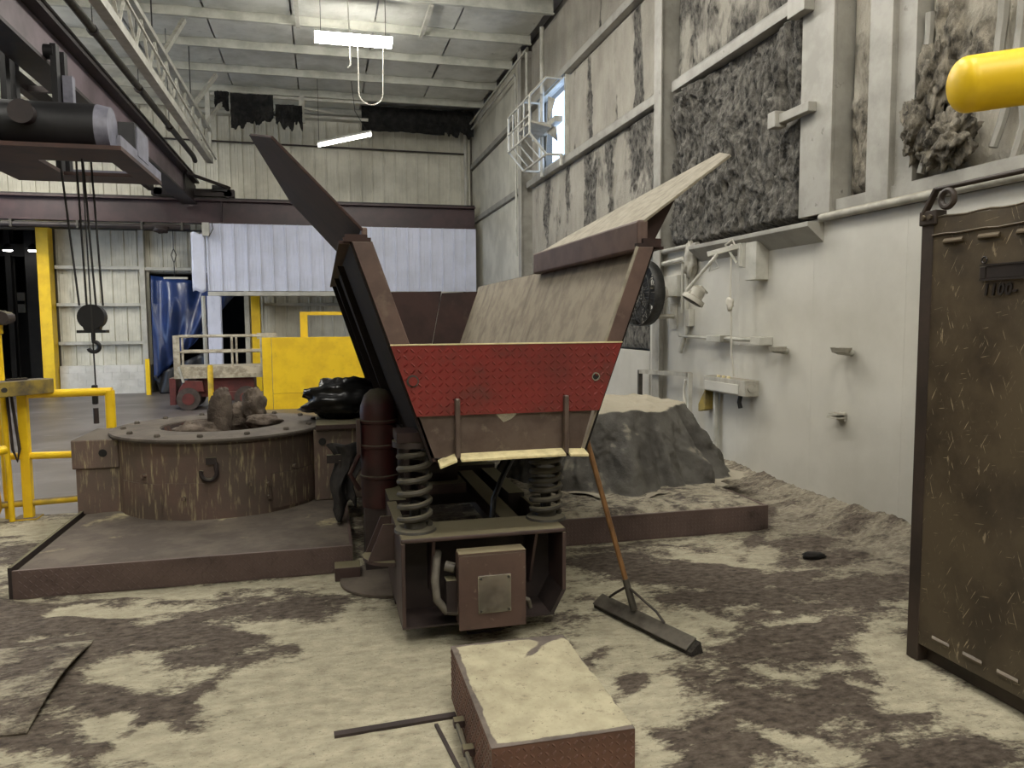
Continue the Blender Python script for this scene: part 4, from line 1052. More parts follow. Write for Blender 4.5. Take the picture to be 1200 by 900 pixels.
# lower brown front, ribs, dusty lip
MB().prism([(xl(1.16), HF, 1.17), (xr(1.16) - 0.03, HF, 1.17), (xr(0.95) - 0.02, HF, 0.95), (xl(0.95), HF, 0.95)], (0, 0.012, 0)).build('lower_front', 'front_low', hp)
for x in (0.63, 1.19):
    MB().box(x - 0.012, x + 0.012, HF - 0.05, HF, 0.95, 1.245).build('front_rib', 'front_low', hp, bevel=0.006)
for (xa, xb, za, zb) in ((0.535, 0.62, 0.925, 0.955), (0.64, 1.178, 0.955, 0.958), (1.20, 1.30, 0.955, 0.95)):
    MB().prism([(xa, HF - 0.075, za - 0.02), (xb, HF - 0.075, zb - 0.02), (xb, HF + 0.01, zb), (xa, HF + 0.01, za)], (0, 0, 0.014)).build('discharge_lip', 'lip', hp, bevel=0.003)
MB().prism([(0.83, HF - 0.002, 1.155), (0.87, HF - 0.002, 1.115), (0.91, HF - 0.002, 1.13), (0.94, HF - 0.002, 1.155), (0.92, HF - 0.002, 1.16)], (0, 0.001, 0)).build('peeling_patch', 'steel', hp)
# flared wings
def wing(poly, mat, th=0.014, low=None):
    p = [Vector(q) for q in poly]
    n = (p[1] - p[0]).cross(p[-1] - p[0]).normalized() * th
    if n.z > 0:
        n = -n
    return MB().prism(p, n)
LW = [(0.20, 3.70, 2.06), (-0.20, 3.69, 2.47), (-0.34, 4.27, 2.61), (-0.19, 5.5, 2.46), (0.20, 5.75, 2.06)]
RW = [(1.63, 3.72, 2.14), (2.09, 3.66, 2.485), (2.19, 3.95, 2.56), (1.77, 5.45, 2.245), (1.615, 5.75, 2.13)]
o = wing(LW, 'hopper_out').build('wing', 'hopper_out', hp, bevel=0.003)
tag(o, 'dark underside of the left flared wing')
o = wing(RW, 'wing').build('wing', 'wing', hp, bevel=0.003)
tag(o, 'dust coated right flared wing')
MB().box(0.185, 0.215, HF, 5.75, 2.00, 2.07).build('wing_root', 'hopper_mid', hp, bevel=0.008)
MB().box(0.11, 0.215, HF - 0.005, HF + 0.02, 2.02, 2.035).build('wing_tab', 'hopper_out', hp)
MB().box(1.60, 1.66, HF + 0.02, 5.75, 1.985, 2.145).build('wing_root', 'hopper_mid', hp, bevel=0.014)
MB().box(1.62, 1.72, HF - 0.005, HF + 0.03, 2.02, 2.045).build('wing_tab', 'hopper_out', hp)
MB().prism([(1.66, 3.80, 2.03), (1.72, 3.80, 2.03), (1.86, 3.80, 2.29), (1.66, 3.80, 2.14)], (0, 0.012, 0)).build('wing_gusset', 'hopper_out', hp)

# springs between hopper and frame
def spring(cx, cy, z0, h):
    MB().tube(helix((cx, cy, z0), 0.078, h, 6.3, 20), 0.0155, 8).build('coil_spring', 'spring', hp, smooth=True)
    MB().lathe((cx, cy, 0), [(0.0, z0 + 0.02), (0.055, z0 + 0.02), (0.058, z0 - 0.01), (0.105, z0 - 0.016), (0.11, z0 - 0.03)], 24).build('spring_seat', 'spring', hp, smooth=True)
    MB().lathe((cx, cy, 0), [(0.11, z0 + h + 0.0), (0.11, z0 + h + 0.03), (0.0, z0 + h + 0.03)], 24).build('spring_cap', 'brown_dark', hp, smooth=True)
    MB().tube([(cx, cy, z0), (cx, cy, z0 + 0.12)], 0.03, 10).build('stop_pin', 'hose_black', hp)
spring(0.435, 3.86, 0.578, 0.412)
spring(1.155, 3.92, 0.578, 0.325)
MB().box(0.34, 0.56, 3.76, 3.98, 1.02, 1.07).build('spring_bracket', 'hopper_out', hp, bevel=0.004)
MB().box(1.03, 1.27, 3.82, 4.04, 0.905, 0.925).build('spring_bracket', 'hopper_out', hp, bevel=0.004)

# base frame
fm = thing('hopper_frame', (0.8, 4.5, 0.0), 'heavy brown open-fronted base frame carrying the hopper springs', 'frame')
FY = 3.70
MB().box(0.345, 1.20, FY, FY + 0.30, 0.525, 0.55).build('top_plate', 'brown', fm, bevel=0.008)
MB().box(0.345, 0.365, FY, 4.55, 0.10, 0.525).build('side_plate', 'brown', fm, bevel=0.003)
MB().box(1.18, 1.20, FY, 4.55, 0.22, 0.525).build('side_plate', 'brown', fm, bevel=0.003)
MB().prism([(1.18, FY, 0.22), (1.20, FY, 0.22), (1.135, FY, 0.10), (1.115, FY, 0.10)], (0, 0.3, 0)).build('corner_plate', 'brown_in', fm)
MB().box(0.345, 1.135, FY, FY + 0.30, 0.09, 0.10).build('bottom_plate', 'brown_in', fm)
MB().box(0.365, 1.18, FY + 0.25, FY + 0.27, 0.10, 0.525).build('back_plate', 'brown_in', fm)
for x in (0.505, 1.04):
    MB().prism([(x, FY + 0.02, 0.525), (x, FY + 0.25, 0.525), (x, FY + 0.25, 0.22), (x, FY + 0.16, 0.22)], (0.014, 0, 0)).build('gusset', 'brown', fm)
MB().box(0.345, 0.40, 4.0, 4.55, 0.525, 0.545).build('rail_cap', 'brown', fm)
for (xa, xb) in ((0.36, 0.46), (1.10, 1.20)):
    MB().box(xa, xb, 4.55, 8.1, 0.30, 0.55).build('rail', 'brown_dark', fm)
    MB().box(xa, xb, 7.6, 7.8, 0.0, 0.30).build('leg', 'brown_dark', fm)
    MB().box(xa, xb, 4.3, 4.5, 0.0, 0.30).build('leg', 'brown_dark', fm)
MB().box(0.925, 1.03, 3.98, 5.4, 0.46, 0.54).build('centre_beam', 'brown', fm, bevel=0.004)
MB().box(0.36, 1.2, 5.4, 5.5, 0.3, 0.575).build('cross_beam', 'brown_dark', fm)
MB().cyl((0.77, 3.86, 0.0), (0.77, 3.86, 0.09), 0.04, n=14).build('foot', 'brown_dark', fm)
MB().box(0.69, 0.87, 3.78, 3.96, -0.004, 0.012).build('foot_plate', 'brown_dark', fm)
# round bracket with gussets at the left side
MB().lathe((0.35, 4.2, 0.31), [(0.0, 0.02), (0.17, 0.02), (0.17, 0.0), (0.0, 0.0)], 28, PI / 2, 3 * PI / 2).build('round_bracket', 'brown', fm)
for y in (4.08, 4.26):
    MB().prism([(0.345, y, 0.33), (0.20, y, 0.33), (0.285, y, 0.53), (0.345, y, 0.53)], (0, 0.012, 0)).build('bracket_gusset', 'brown', fm)
MB().box(0.47, 0.50, 4.7, 5.6, 0.25, 0.90).build('dark_filler_sheet', 'brown_in', fm)  # dark sheets added to block the bright gap behind the left spring
MB().box(0.47, 1.15, 5.6, 5.63, 0.25, 0.90).build('dark_filler_sheet', 'brown_in', fm)
# vibrator under the hopper
MB().cyl((0.58, 4.75, 0.70), (0.80, 4.75, 0.70), 0.09, n=20).build('vibrator_motor', 'brown_dark', fm, smooth=True)
MB().box(0.56, 0.84, 4.6, 4.9, 0.56, 0.62).build('motor_foot', 'brown', fm)
# black hose
MB().tube([(0.875, 4.02, 0.5), (0.89, 4.04, 0.64), (0.95, 4.1, 0.74), (1.03, 4.2, 0.82), (1.12, 4.35, 0.90)], 0.016, 8).build('feed_hose', 'hose_black', fm, smooth=True)

# junction box hung on the frame
jb = thing('junction_box', (0.785, 3.62, 0.08), 'brown junction box with a shiny screwed cover plate on the hopper frame', 'box')
MB().box(0.615, 0.945, 3.585, 3.70, 0.11, 0.475).build('body', 'box', jb, bevel=0.008)
MB().box(0.61, 0.95, 3.575, 3.587, 0.105, 0.48).build('lid', 'box', jb, bevel=0.004)
MB().prism([(0.61, 3.575, 0.482), (0.95, 3.575, 0.482), (0.945, 3.66, 0.486), (0.615, 3.66, 0.486)], (0, 0, 0.008)).build('rain_hood', 'box', jb)
cp = MB().box(0.705, 0.872, 3.569, 3.576, 0.185, 0.375).build('cover_plate', 'steel', jb, bevel=0.002)
for x in (0.718, 0.859):
    for z in (0.198, 0.362):
        MB().cyl((x, 3.564, z), (x, 3.569, z), 0.007, n=10).build('screw', 'spring', cp)
MB().tube([(0.615, 3.66, 0.175), (0.56, 3.66, 0.182), (0.515, 3.67, 0.24), (0.51, 3.69, 0.33), (0.525, 3.73, 0.42), (0.54, 3.80, 0.44)], 0.021, 10).build('flexible_conduit', 'hose', jb, smooth=True)
MB().tube([(0.565, 3.70, 0.40), (0.61, 3.68, 0.39)], 0.026, 10).build('cable_gland', 'hose', jb, smooth=True)
MB().box(0.56, 0.612, 3.64, 3.72, 0.17, 0.34).build('terminal_block', 'brown_dark', jb)
MB().tube([(0.93, 3.66, 0.22), (0.985, 3.66, 0.20), (1.0, 3.68, 0.15)], 0.012, 8).build('side_latch', 'hose', jb)

# things on the floor around the frame
MB().lathe((0.40, 4.74, 0.0), [(0.0, 0.02), (0.33, 0.02), (0.34, 0.015), (0.34, 0.0)], 40).build('round_floor_plate', 'plat_dark', smooth=True, label='round dusty steel plate lying on the floor at the left foot of the frame', cat='plate')
MB().box(0.03, 0.19, 4.78, 4.92, 0.0, 0.085).build('steel_block', 'brown', bevel=0.004, label='small brown steel block on the floor left of the hopper frame', cat='block')
# floor plate with a lifted edge
def fplate(u, v):
    x = -2.6 + 1.42 * u
    y = 3.26 + 0.90 * v
    lift = 0.045 * math.sin(PI * min(1, max(0, (v * 1.05)))) * u ** 3
    return (x, y, 0.012 + lift)
P = np.array([fplate(i / 30, j / 30) for j in range(31) for i in range(31)])
mk = 0.52 + 0.7 * (fbm(P[:, 0] * 3, P[:, 1] * 5, 4, 77) - 0.5)
grid_obj('floor_plate', P, 30, 30, mk, 'floor', grey=np.full(len(P), 0.6), solid=0.01, label='dusty steel floor plate at lower left with one edge bent up over a dark gap', cat='plate')
# strip and low frame beside the step
MB().bar((0.0, 2.955, 0.002), (0.49, 2.985, 0.002), 0.035, 0.012).build('floor_strip', 'brown_in', label='dark iron strip set in the floor left of the step box', cat='strip')
MB().bar((0.40, 2.93, 0.002), (0.47, 2.3, 0.002), 0.014, 0.010).build('floor_strip', 'brown_in', label='dark iron strip along the floor beside the hinge of the step box', cat='strip')

# drum, bag, cloth behind
dr = thing('red_drum', (0.335, 5.0, 0.0), 'dark red drum with a dusty domed top behind the left spring', 'drum')
MB().lathe((0.335, 5.0, 0.0), [(0.0, 0.42), (0.115, 0.42), (0.118, 0.5), (0.118, 1.04)], 32).build('body', 'drum', dr, smooth=True)
MB().lathe((0.335, 5.0, 0.0), [(0.12, 1.03), (0.115, 1.08), (0.09, 1.15), (0.05, 1.185), (0.0, 1.195)], 32).build('dome', 'drum', dr, smooth=True)
for z in (0.62, 0.82, 0.98):
    MB().lathe((0.335, 5.0, z), [(0.117, -0.015), (0.126, -0.008), (0.126, 0.008), (0.117, 0.015)], 32).build('hoop', 'drum', dr, smooth=True)
MB().box(0.23, 0.44, 4.9, 5.1, 0.0, 0.42).build('stand', 'brown_in', dr)
MB().box(0.19, 0.215, 4.93, 4.98, 0.75, 1.0).build('side_bracket', 'brown', dr)
MB().tube([(0.2, 4.9, 0.55), (0.14, 4.88, 0.66), (0.2, 4.9, 0.78)], 0.015, 7).build('lug_pipe', 'drum', dr, smooth=True)

# ------------------------------------------------------------------ platforms
pl = thing('platform', (-0.85, 6.5, 0.0), 'low dark platform with brown tread-plate skirt carrying the round furnace tank', 'platform')
def deck(x0, x1, y0, y1, z, mat, amp, seed, res=0.03):
    nu, nv = int((x1 - x0) / res), int((y1 - y0) / res)
    X, Y = np.meshgrid(np.linspace(x0, x1, nu + 1), np.linspace(y0, y1, nv + 1))
    e = np.clip(np.minimum(np.minimum(X - x0, x1 - X), np.minimum(Y - y0, y1 - Y)) / 0.08, 0, 1)
    Z = z + amp * fbm(X * 5, Y * 5, 5, seed, 0.55) * e
    return np.stack([X, Y, Z], -1).reshape(-1, 3), nu, nv
P, nu, nv = deck(-1.80, 0.14, 4.97, 8.2, 0.168, 'plat_dark', 0.012, 5)
grid_obj('deck', P, nu, nv, None, 'plat_dark', pl)
MB().box(-1.82, 0.15, 4.95, 4.97, 0.0, 0.175).build('front_skirt', 'skirt', pl, bevel=0.003)
treads('tread_relief', (-1.82, 4.95, 0.005), (1, 0, 0), (0, 0, 1), (0, -1, 0), (1.95, 0.15), lambda a, b: 0.02 < a < 1.95 and b < 0.16, 0.028, 'skirt', pl, ln=0.026, wd=0.008, ht=0.003)
MB().box(-1.84, -1.82, 4.95, 8.2, 0.0, 0.195).build('side_skirt', 'brown_dark', pl)
MB().box(0.13, 0.15, 4.97, 8.2, 0.0, 0.172).build('side_skirt', 'skirt', pl)
MB().box(-1.82, 0.15, 4.97, 8.2, -0.002, 0.15).build('core', 'brown_dark', pl)
pr = thing('platform', (2.3, 6.6, 0.0), 'low platform by the right wall buried in pale dust under the canvas mound', 'platform')
P, nu, nv = deck(1.24, 3.29, 5.14, 8.2, 0.182, 'plat_pale', 0.07, 15, 0.022)
grid_obj('dust_deck', P, nu, nv, 0.44 + 0.5 * (fbm(P[:, 0] * 5, P[:, 1] * 5, 4, 55) - 0.5), 'floor_grey', pr)
MB().box(1.24, 3.30, 5.12, 5.14, 0.0, 0.195).build('front_skirt', 'skirt', pr, bevel=0.003)
treads('tread_relief', (1.24, 5.12, 0.005), (1, 0, 0), (0, 0, 1), (0, -1, 0), (2.05, 0.17), lambda a, b: 0.02 < a < 2.03 and b < 0.18, 0.028, 'skirt', pr, ln=0.026, wd=0.008, ht=0.003)
MB().box(3.28, 3.30, 5.14, 8.2, 0.0, 0.19).build('side_skirt', 'skirt', pr)
MB().box(1.24, 3.28, 5.14, 8.2, -0.002, 0.17).build('core', 'brown_dark', pr)

# ------------------------------------------------------------------ round furnace tank on the left platform
TC = (-0.84, 6.70)
tk = thing('furnace_tank', (TC[0], TC[1], 0.168), 'round rust-streaked steel furnace tank with a flat bolted ring top', 'tank')
MB().lathe((TC[0], TC[1], 0), [(0.80, 0.168), (0.80, 0.755)], 72).build('shell', 'tank', tk, smooth=True)
rg = MB().lathe((TC[0], TC[1], 0), [(0.805, 0.75), (0.84, 0.75), (0.845, 0.765), (0.84, 0.778), (0.70, 0.785), (0.50, 0.79), (0.47, 0.775), (0.46, 0.70)], 72).build('ring_top', 'tank_top', tk, smooth=True)
for k in range(14):
    a = 2 * PI * (k + 0.3) / 14
    c = (TC[0] + 0.74 * math.cos(a), TC[1] + 0.74 * math.sin(a))
    MB().lathe((c[0], c[1], 0.783), [(0.0, 0.022), (0.016, 0.022), (0.022, 0.012), (0.022, 0.0)], 6).build('ring_bolt', 'tank_top', rg)
MB().lathe((TC[0], TC[1], 0), [(0.475, 0.78), (0.44, 0.70), (0.34, 0.62), (0.15, 0.58), (0.0, 0.57)], 48).build('crucible', 'pit', tk, smooth=True)
for (a0, a1, z0, z1, r) in ((-2.55, -2.02, 0.17, 0.44, 0.808), (-1.98, -1.60, 0.17, 0.45, 0.806), (-1.59, -1.02, 0.17, 0.73, 0.805), (-1.01, -0.45, 0.20, 0.47, 0.810)):
    m = MB().lathe((TC[0], TC[1], 0), [(0.80, z0), (r, z0), (r, z1), (0.80, z1)], 16, a0, a1)
    m.build('shell_patch', 'tank', tk, smooth=True)
for (a, z) in ((-1.22, 0.42), (-1.05, 0.40), (-2.2, 0.50), (-1.8, 0.34), (-0.75, 0.50), (-1.05, 0.30)):
    c = Vector((TC[0] + 0.80 * math.cos(a), TC[1] + 0.80 * math.sin(a), z))
    d = Vector((math.cos(a), math.sin(a), 0))
    MB().cyl(c, c + d * 0.03, 0.016, n=8).build('shell_stud', 'tank', tk)
hk = Vector((TC[0] + 0.0, TC[1] - 0.81, 0.53))
MB().tube([(hk.x + 0.045, hk.y, hk.z + 0.07)] + [(hk.x + 0.055 * math.cos(a), hk.y - 0.02, hk.z + 0.055 * math.sin(a)) for a in [0.4 - i * 0.3 for i in range(14)]], 0.016, 8).build('lifting_hook', 'brown_dark', tk, smooth=True)
MB().box(hk.x - 0.02, hk.x + 0.05, hk.y - 0.02, hk.y + 0.02, hk.z + 0.06, hk.z + 0.11).build('hook_lug', 'brown_dark', tk)
bx = MB().box(-1.86, -1.55, 6.35, 7.0, 0.168, 0.52).build('side_box', 'tank', tk, bevel=0.006)
MB().box(-1.88, -1.55, 6.33, 7.02, 0.52, 0.745).build('box_lid', 'tank', bx, bevel=0.01)
MB().cyl((-1.66, 6.325, 0.64), (-1.66, 6.335, 0.64), 0.03, n=16).build('box_hole', 'hose_black', bx)
bx = MB().box(-0.10, 0.29, 6.30, 7.0, 0.18, 0.76).build('side_box', 'tank', tk, bevel=0.006)
MB().box(-0.08, 0.30, 6.26, 7.02, 0.76, 0.80).build('box_lid', 'brown', bx, bevel=0.004)
MB().cyl((-0.03, 6.292, 0.66), (-0.03, 6.302, 0.66), 0.03, n=16).build('box_hole', 'hose_black', bx)
def rock(c, r, seed, lab, sc=(1, 1, 1), mat='refractory'):
    return clump('refractory_chunk', c, r, seed, mat, None, sc, 0.55, 1.6, 18, label=lab, cat='rubble', group='broken refractory in the furnace tank')
rock((-0.86, 6.72, 0.86), 0.13, 21, 'tall pale upright refractory slab in the middle of the furnace tank', (0.7, 0.5, 1.75))
rock((-0.70, 6.85, 0.80), 0.13, 23, 'wide dark refractory chunk beside the upright slab', (1.2, 0.8, 1.2))
rock((-0.58, 6.75, 0.90), 0.11, 25, 'rounded refractory lump at the right of the tank pit', (0.8, 0.8, 1.5))
rock((-0.50, 6.62, 0.80), 0.09, 27, 'small pale refractory piece lying on the ring', (1.5, 1.0, 0.6))
rock((-1.02, 6.70, 0.72), 0.12, 29, 'sloping dark refractory chunk left in the pit', (1.5, 1.0, 0.8))
rock((-0.95, 6.52, 0.68), 0.09, 33, 'rusty low refractory chunk at the front of the pit', (1.6, 0.9, 0.6), 'pit')
clump('plastic_bag', (0.15, 6.7, 0.965), 0.2, 35, 'bag', None, (1.4, 1.0, 0.9), 0.6, 1.1, 30, label='crumpled black plastic bag on the box right of the furnace tank', cat='bag')
def drape(u, v):
    x = 0.00 + 0.20 * u + 0.05 * math.sin(3 * v + u)
    y = 5.62 + 0.06 * math.sin(9 * u + 3 * v) - 0.12 * v
    return (x + 0.03 * math.sin(8 * v), y, 0.74 - (0.46 + 0.08 * math.sin(6 * u)) * v)
MB().grid(drape, 16, 20).build('black_cloth', 'cloth', smooth=True, solid=0.012, label='dirty black cloth draped behind the left spring beside the tank', cat='cloth')
st = MB().box(0.085, 0.10, 5.60, 5.64, 0.168, 0.62).box(0.0, 0.2, 5.62, 5.66, 0.60, 0.66)
st.build('cloth_stand', 'brown_dark', label='thin steel stand holding the black cloth on the platform edge', cat='stand')

# ------------------------------------------------------------------ canvas mound on the right platform
NU, NV = 260, 90
Ug, Vg = np.meshgrid(np.linspace(0, 1, NU + 1), np.linspace(0, 1, NV + 1))
Ag = 2 * PI * Ug
ca_, sa_ = np.cos(Ag), np.sin(Ag)
fold = (1 - np.abs(2 * fbm(4.6 * ca_ + 9, 4.6 * sa_ + 9, 3, 301) - 1)) - 0.6      # sharp-crested pleats
fold2 = (1 - np.abs(2 * fbm(9.5 * ca_ + 19, 9.5 * sa_ + 19 + 1.2 * Vg, 3, 305) - 1)) - 0.6
tent = 0.26 * np.exp(-((Ag - (1.5 * PI - 0.14)) / 0.12) ** 2) + 0.16 * np.exp(-((Ag - (1.5 * PI + 0.62)) / 0.12) ** 2) + 0.14 * np.exp(-((Ag - (1.5 * PI + 1.15)) / 0.16) ** 2)
t1 = np.clip(Vg / 0.4, 0, 1)
t2 = np.clip((Vg - 0.4) / 0.45, 0, 1)
t3 = np.clip((Vg - 0.85) / 0.15, 0, 1)
Rr = 0.72 * t1 + 0.10 * np.sin(t2 * PI / 2) + 0.12 * t2 ** 1.8 + (0.13 * (1 - np.abs(np.sin(4.5 * Ag + 5 * fbm(2 * ca_ + 5, 2 * sa_ + 5, 2, 311)))) ** 1.5 + 0.07 * (1 - np.abs(np.sin(9.5 * Ag + 7 * fbm(2.5 * ca_ + 15, 2.5 * sa_ + 5 + 0.6 * Vg, 2, 313)))) + 0.12 * fold) * t2 * (0.4 + 0.6 * t2) + tent * t2 * (1.25 - 0.5 * t2) + 0.14 * t3
Zz = 0.89 - 0.03 * t1 ** 3 - 0.65 * t2 + 0.03 * np.sin(PI * t2) * (fold * 2)
Xm, Ym = 2.56 + Rr * ca_, 6.66 + Rr * sa_ * 0.93
Zz = Zz + 0.10 * (fbm(Xm * 5, Ym * 5, 5, 91) - 0.5) * (1 - 0.6 * t2) + 0.012 * t3
wr_ = 0.13 * np.sin(PI * np.clip((Vg - 0.36) / 0.6, 0, 1))
Xm = Xm + wr_ * (fbm(Ag * 6 + 1.5 * Zz, Zz * 3.2, 5, 92, 0.6) - 0.5) * ca_ * 2
Ym = Ym + wr_ * (fbm(Ag * 6 + 1.5 * Zz, Zz * 3.2, 5, 92, 0.6) - 0.5) * sa_ * 2
grid_obj('canvas_cover', np.stack([Xm, Ym, np.maximum(Zz, 0.2)], -1).reshape(-1, 3), NU, NV, None, 'tarp', None, label='dusty grey canvas draped in folds over a round mound by the right wall', cat='tarp')

# ------------------------------------------------------------------ step box
sb = thing('step_box', (0.75, 2.72, 0.0), 'brown tread-plate step box with a pale dusty top in the foreground', 'step')
sx0, sx1, sy0, sy1, sz = 0.495, 0.995, 2.31, 3.12, 0.235
MB().box(sx0, sx1, sy0, sy0 + 0.008, 0.0, sz).build('front_plate', 'step', sb)
MB().box(sx0, sx0 + 0.008, sy0 + 0.008, sy1, 0.0, sz).build('side_plate', 'step', sb)
MB().box(sx1 - 0.008, sx1, sy0 + 0.008, sy1, 0.0, sz).build('side_plate', 'step', sb)
MB().box(sx0 + 0.008, sx1 - 0.008, sy1 - 0.008, sy1, 0.0, sz).build('back_plate', 'step', sb)
treads('tread_relief', (sx0, sy0, 0.005), (1, 0, 0), (0, 0, 1), (0, -1, 0), (0.5, 0.225), lambda a, b: 0.012 < a < 0.488 and b < 0.22, 0.025, 'step', sb, ln=0.022, wd=0.008, ht=0.0035)
treads('tread_relief', (sx0, sy1, 0.005), (0, -1, 0), (0, 0, 1), (-1, 0, 0), (0.8, 0.225), lambda a, b: 0.012 < a < 0.79 and b < 0.22, 0.025, 'step', sb, ln=0.022, wd=0.008, ht=0.0035)
nu, nv = 100, 160
X, Y = np.meshgrid(np.linspace(sx0, sx1, nu + 1), np.linspace(sy0, sy1, nv + 1))
e = np.minimum(np.minimum(X - sx0, (sx1 - X) + 0.02), np.minimum(Y - sy0 + 0.0, sy1 - Y))
mk = 0.15 + 0.75 * np.exp(-(e / 0.022) ** 2) + 0.5 * np.exp(-(((X - Y * 0 - 0.84) * 0.6 - (Y - 3.0) * 0.5) / 0.02) ** 2 - ((Y - 2.99) / 0.10) ** 2) + 0.55 * np.exp(-((X - 0.93) / 0.07) ** 2 - ((Y - 3.09) / 0.035) ** 2)
mk = mk + (fbm(X * 16, Y * 16, 4, 66) - 0.5) * 0.35
Z = sz + 0.004 * fbm(X * 20, Y * 20, 4, 67) + 0.003 * (1 - np.clip(mk, 0, 1))
grid_obj('top_plate', np.stack([X, Y, Z], -1).reshape(-1, 3), nu, nv, np.clip(mk, 0, 1), 'step_top', sb)
MB().tube([(sx0 - 0.03, 2.35, 0.06), (sx0 - 0.03, 2.85, 0.06)], 0.009, 8).build('hinge_rod', 'spring', sb, smooth=True)
for y in (2.42, 2.62, 2.82):
    MB().box(sx0 - 0.042, sx0, y - 0.02, y + 0.02, 0.045, 0.075).build('hinge_knuckle', 'brown', sb, bevel=0.003)

# ------------------------------------------------------------------ push broom leaning on the hopper
br = thing('push_broom', (1.6, 3.65, 0.0), 'wooden-handled wide push broom leaning against the hopper', 'broom')
A, B = Vector((1.475, 3.96, 0.0)), Vector((1.70, 3.27, 0.0))
d = (B - A).normalized()
nrm = Vector((d.y, -d.x, 0)) * -1
mid = (A + B) / 2
U = Vector((0, 0, 1))
side_ = Vector((0.95, 0.31, 0)).normalized()
MB().prism([A - side_ * 0.042 + U * 0.03, A + side_ * 0.03 + U * 0.075, A + side_ * 0.037 + U * 0.066, A - side_ * 0.035 + U * 0.021], B - A).build('head_plate', 'broom', br, bevel=0.003)
MB().prism([A - side_ * 0.03 + U * 0.022, A + side_ * 0.032 + U * 0.062, A + side_ * 0.05 + U * 0.003, A - side_ * 0.03 + U * 0.003], B + d * 0.03 - A).build('bristles', 'bristle', br)
hb0 = A.lerp(B, 0.42) + U * 0.085
ht = Vector((1.335, 3.80, 1.04))
MB().tube([hb0 + (ht - hb0) * 0.14, ht], 0.0145, 10).build('handle', 'wood', br, smooth=True)
MB().tube([hb0, hb0 + (ht - hb0) * 0.17], [0.02, 0.018], 10).build('socket', 'spring', br, smooth=True)
for f in (0.14, 0.74):
    q = A.lerp(B, f) + U * 0.09
    MB().tube([q, q + U * 0.04 + (hb0 - q) * 0.25, hb0 + (ht - hb0) * 0.13], 0.007, 7).build('brace_rod', 'brown_dark', br, smooth=True)

# ------------------------------------------------------------------ big scuffed bin at the right
bn = thing('steel_bin', (3.2, 2.0, 0.0), 'tall scuffed brown steel bin with raised lettering at the right edge', 'bin')
BX = 2.70
MB().box(BX, BX + 0.012, 0.95, 2.93, 0.085, 2.07).build('front_panel', 'bin', bn, bevel=0.003)
MB().box(BX - 0.004, BX + 0.09, 2.925, 2.995, 0.0, 2.09).build('corner_post', 'bin_dark', bn, bevel=0.004)
MB().box(BX + 0.05, 3.7, 0.95, 2.95, 0.002, 2.0).build('body', 'bin_dark', bn)
MB().box(BX + 0.0, 3.7, 2.96, 2.99, 0.0, 2.07).build('end_panel', 'bin', bn)
MB().tube([(BX - 0.004, 2.93 - 0.07 * i, 1.995 + 0.003 * math.sin(i * 2.1)) for i in range(28)], 0.0045, 6).build('weld_seam', 'bin', bn, smooth=True)
MB().tube([(BX + 0.005, 2.93 - 0.06 * i, 2.072 + 0.004 * math.sin(i * 1.7)) for i in range(32)], 0.007, 6).build('torn_top_edge', 'bin', bn, smooth=True)
lv = None
for i in range(8):
    y = 2.865 - i * 0.185
    if lv is None:
        lv = MB().prism([(BX, y, 1.952), (BX, y, 1.975), (BX - 0.018, y - 0.01, 1.962), (BX - 0.018, y - 0.01, 1.955)], (0, -0.105, 0)).build('louvre', 'bin_plain', bn)
        lw = MB().prism([(BX, y - 0.02, 0.138), (BX, y - 0.02, 0.158), (BX - 0.012, y - 0.03, 0.150), (BX - 0.012, y - 0.03, 0.142)], (0, -0.10, 0)).build('lower_louvre', 'bin_plain', bn)
    else:
        instance(lv, LOC[lv.name] + Vector((0, -0.185 * i, 0)), bn, 'louvre')
        instance(lw, LOC[lw.name] + Vector((0, -0.175 * i, 0)), bn, 'lower_louvre')
# name plate bar with ring-and-square mark
np_ = MB().box(BX - 0.010, BX, 1.5, 2.625, 1.785, 1.838).build('name_plate', 'bin_plate', bn, bevel=0.002)
MB().box(BX - 0.014, BX - 0.01, 1.5, 2.655, 1.838, 1.844).box(BX - 0.014, BX - 0.01, 1.5, 2.655, 1.776, 1.785).build('plate_border', 'bin_plate', np_)
MB().box(BX - 0.012, BX, 2.627, 2.657, 1.785, 1.835).build('square_mark', 'bin_plate', np_, bevel=0.003)
MB().tube([(BX - 0.008, 2.638 + 0.013 * math.cos(a), 1.862 + 0.013 * math.sin(a)) for a in [2 * PI * i / 20 for i in range(20)]], 0.004, 6, closed=True).build('ring_mark', 'bin_plate', np_, smooth=True)
fc_ = bpy.data.curves.new('raised_lettering', 'FONT')
fc_.body = '1100-'
fc_.size = 0.066
fc_.extrude = 0.004
fc_.offset = 0.0016
fc_.shear = 0.15
fc_.space_character = 1.08
tob = bpy.data.objects.new('raised_lettering_src', fc_)
COL.objects.link(tob)
dg = bpy.context.evaluated_depsgraph_get()
me = bpy.data.meshes.new_from_object(tob.evaluated_get(dg))
me.name = 'raised_lettering'
bpy.data.objects.remove(tob)
rot = Matrix(((0, 0, -1, 0), (-1, 0, 0, 0), (0, 1, 0, 0), (0, 0, 0, 1)))
me.transform(rot)
me.materials.clear()
me.materials.append(MT['bin_plate'])
lo = bpy.data.objects.new('raised_lettering', me)
put(lo, Vector((BX - 0.003, 2.645, 1.716)), bn)
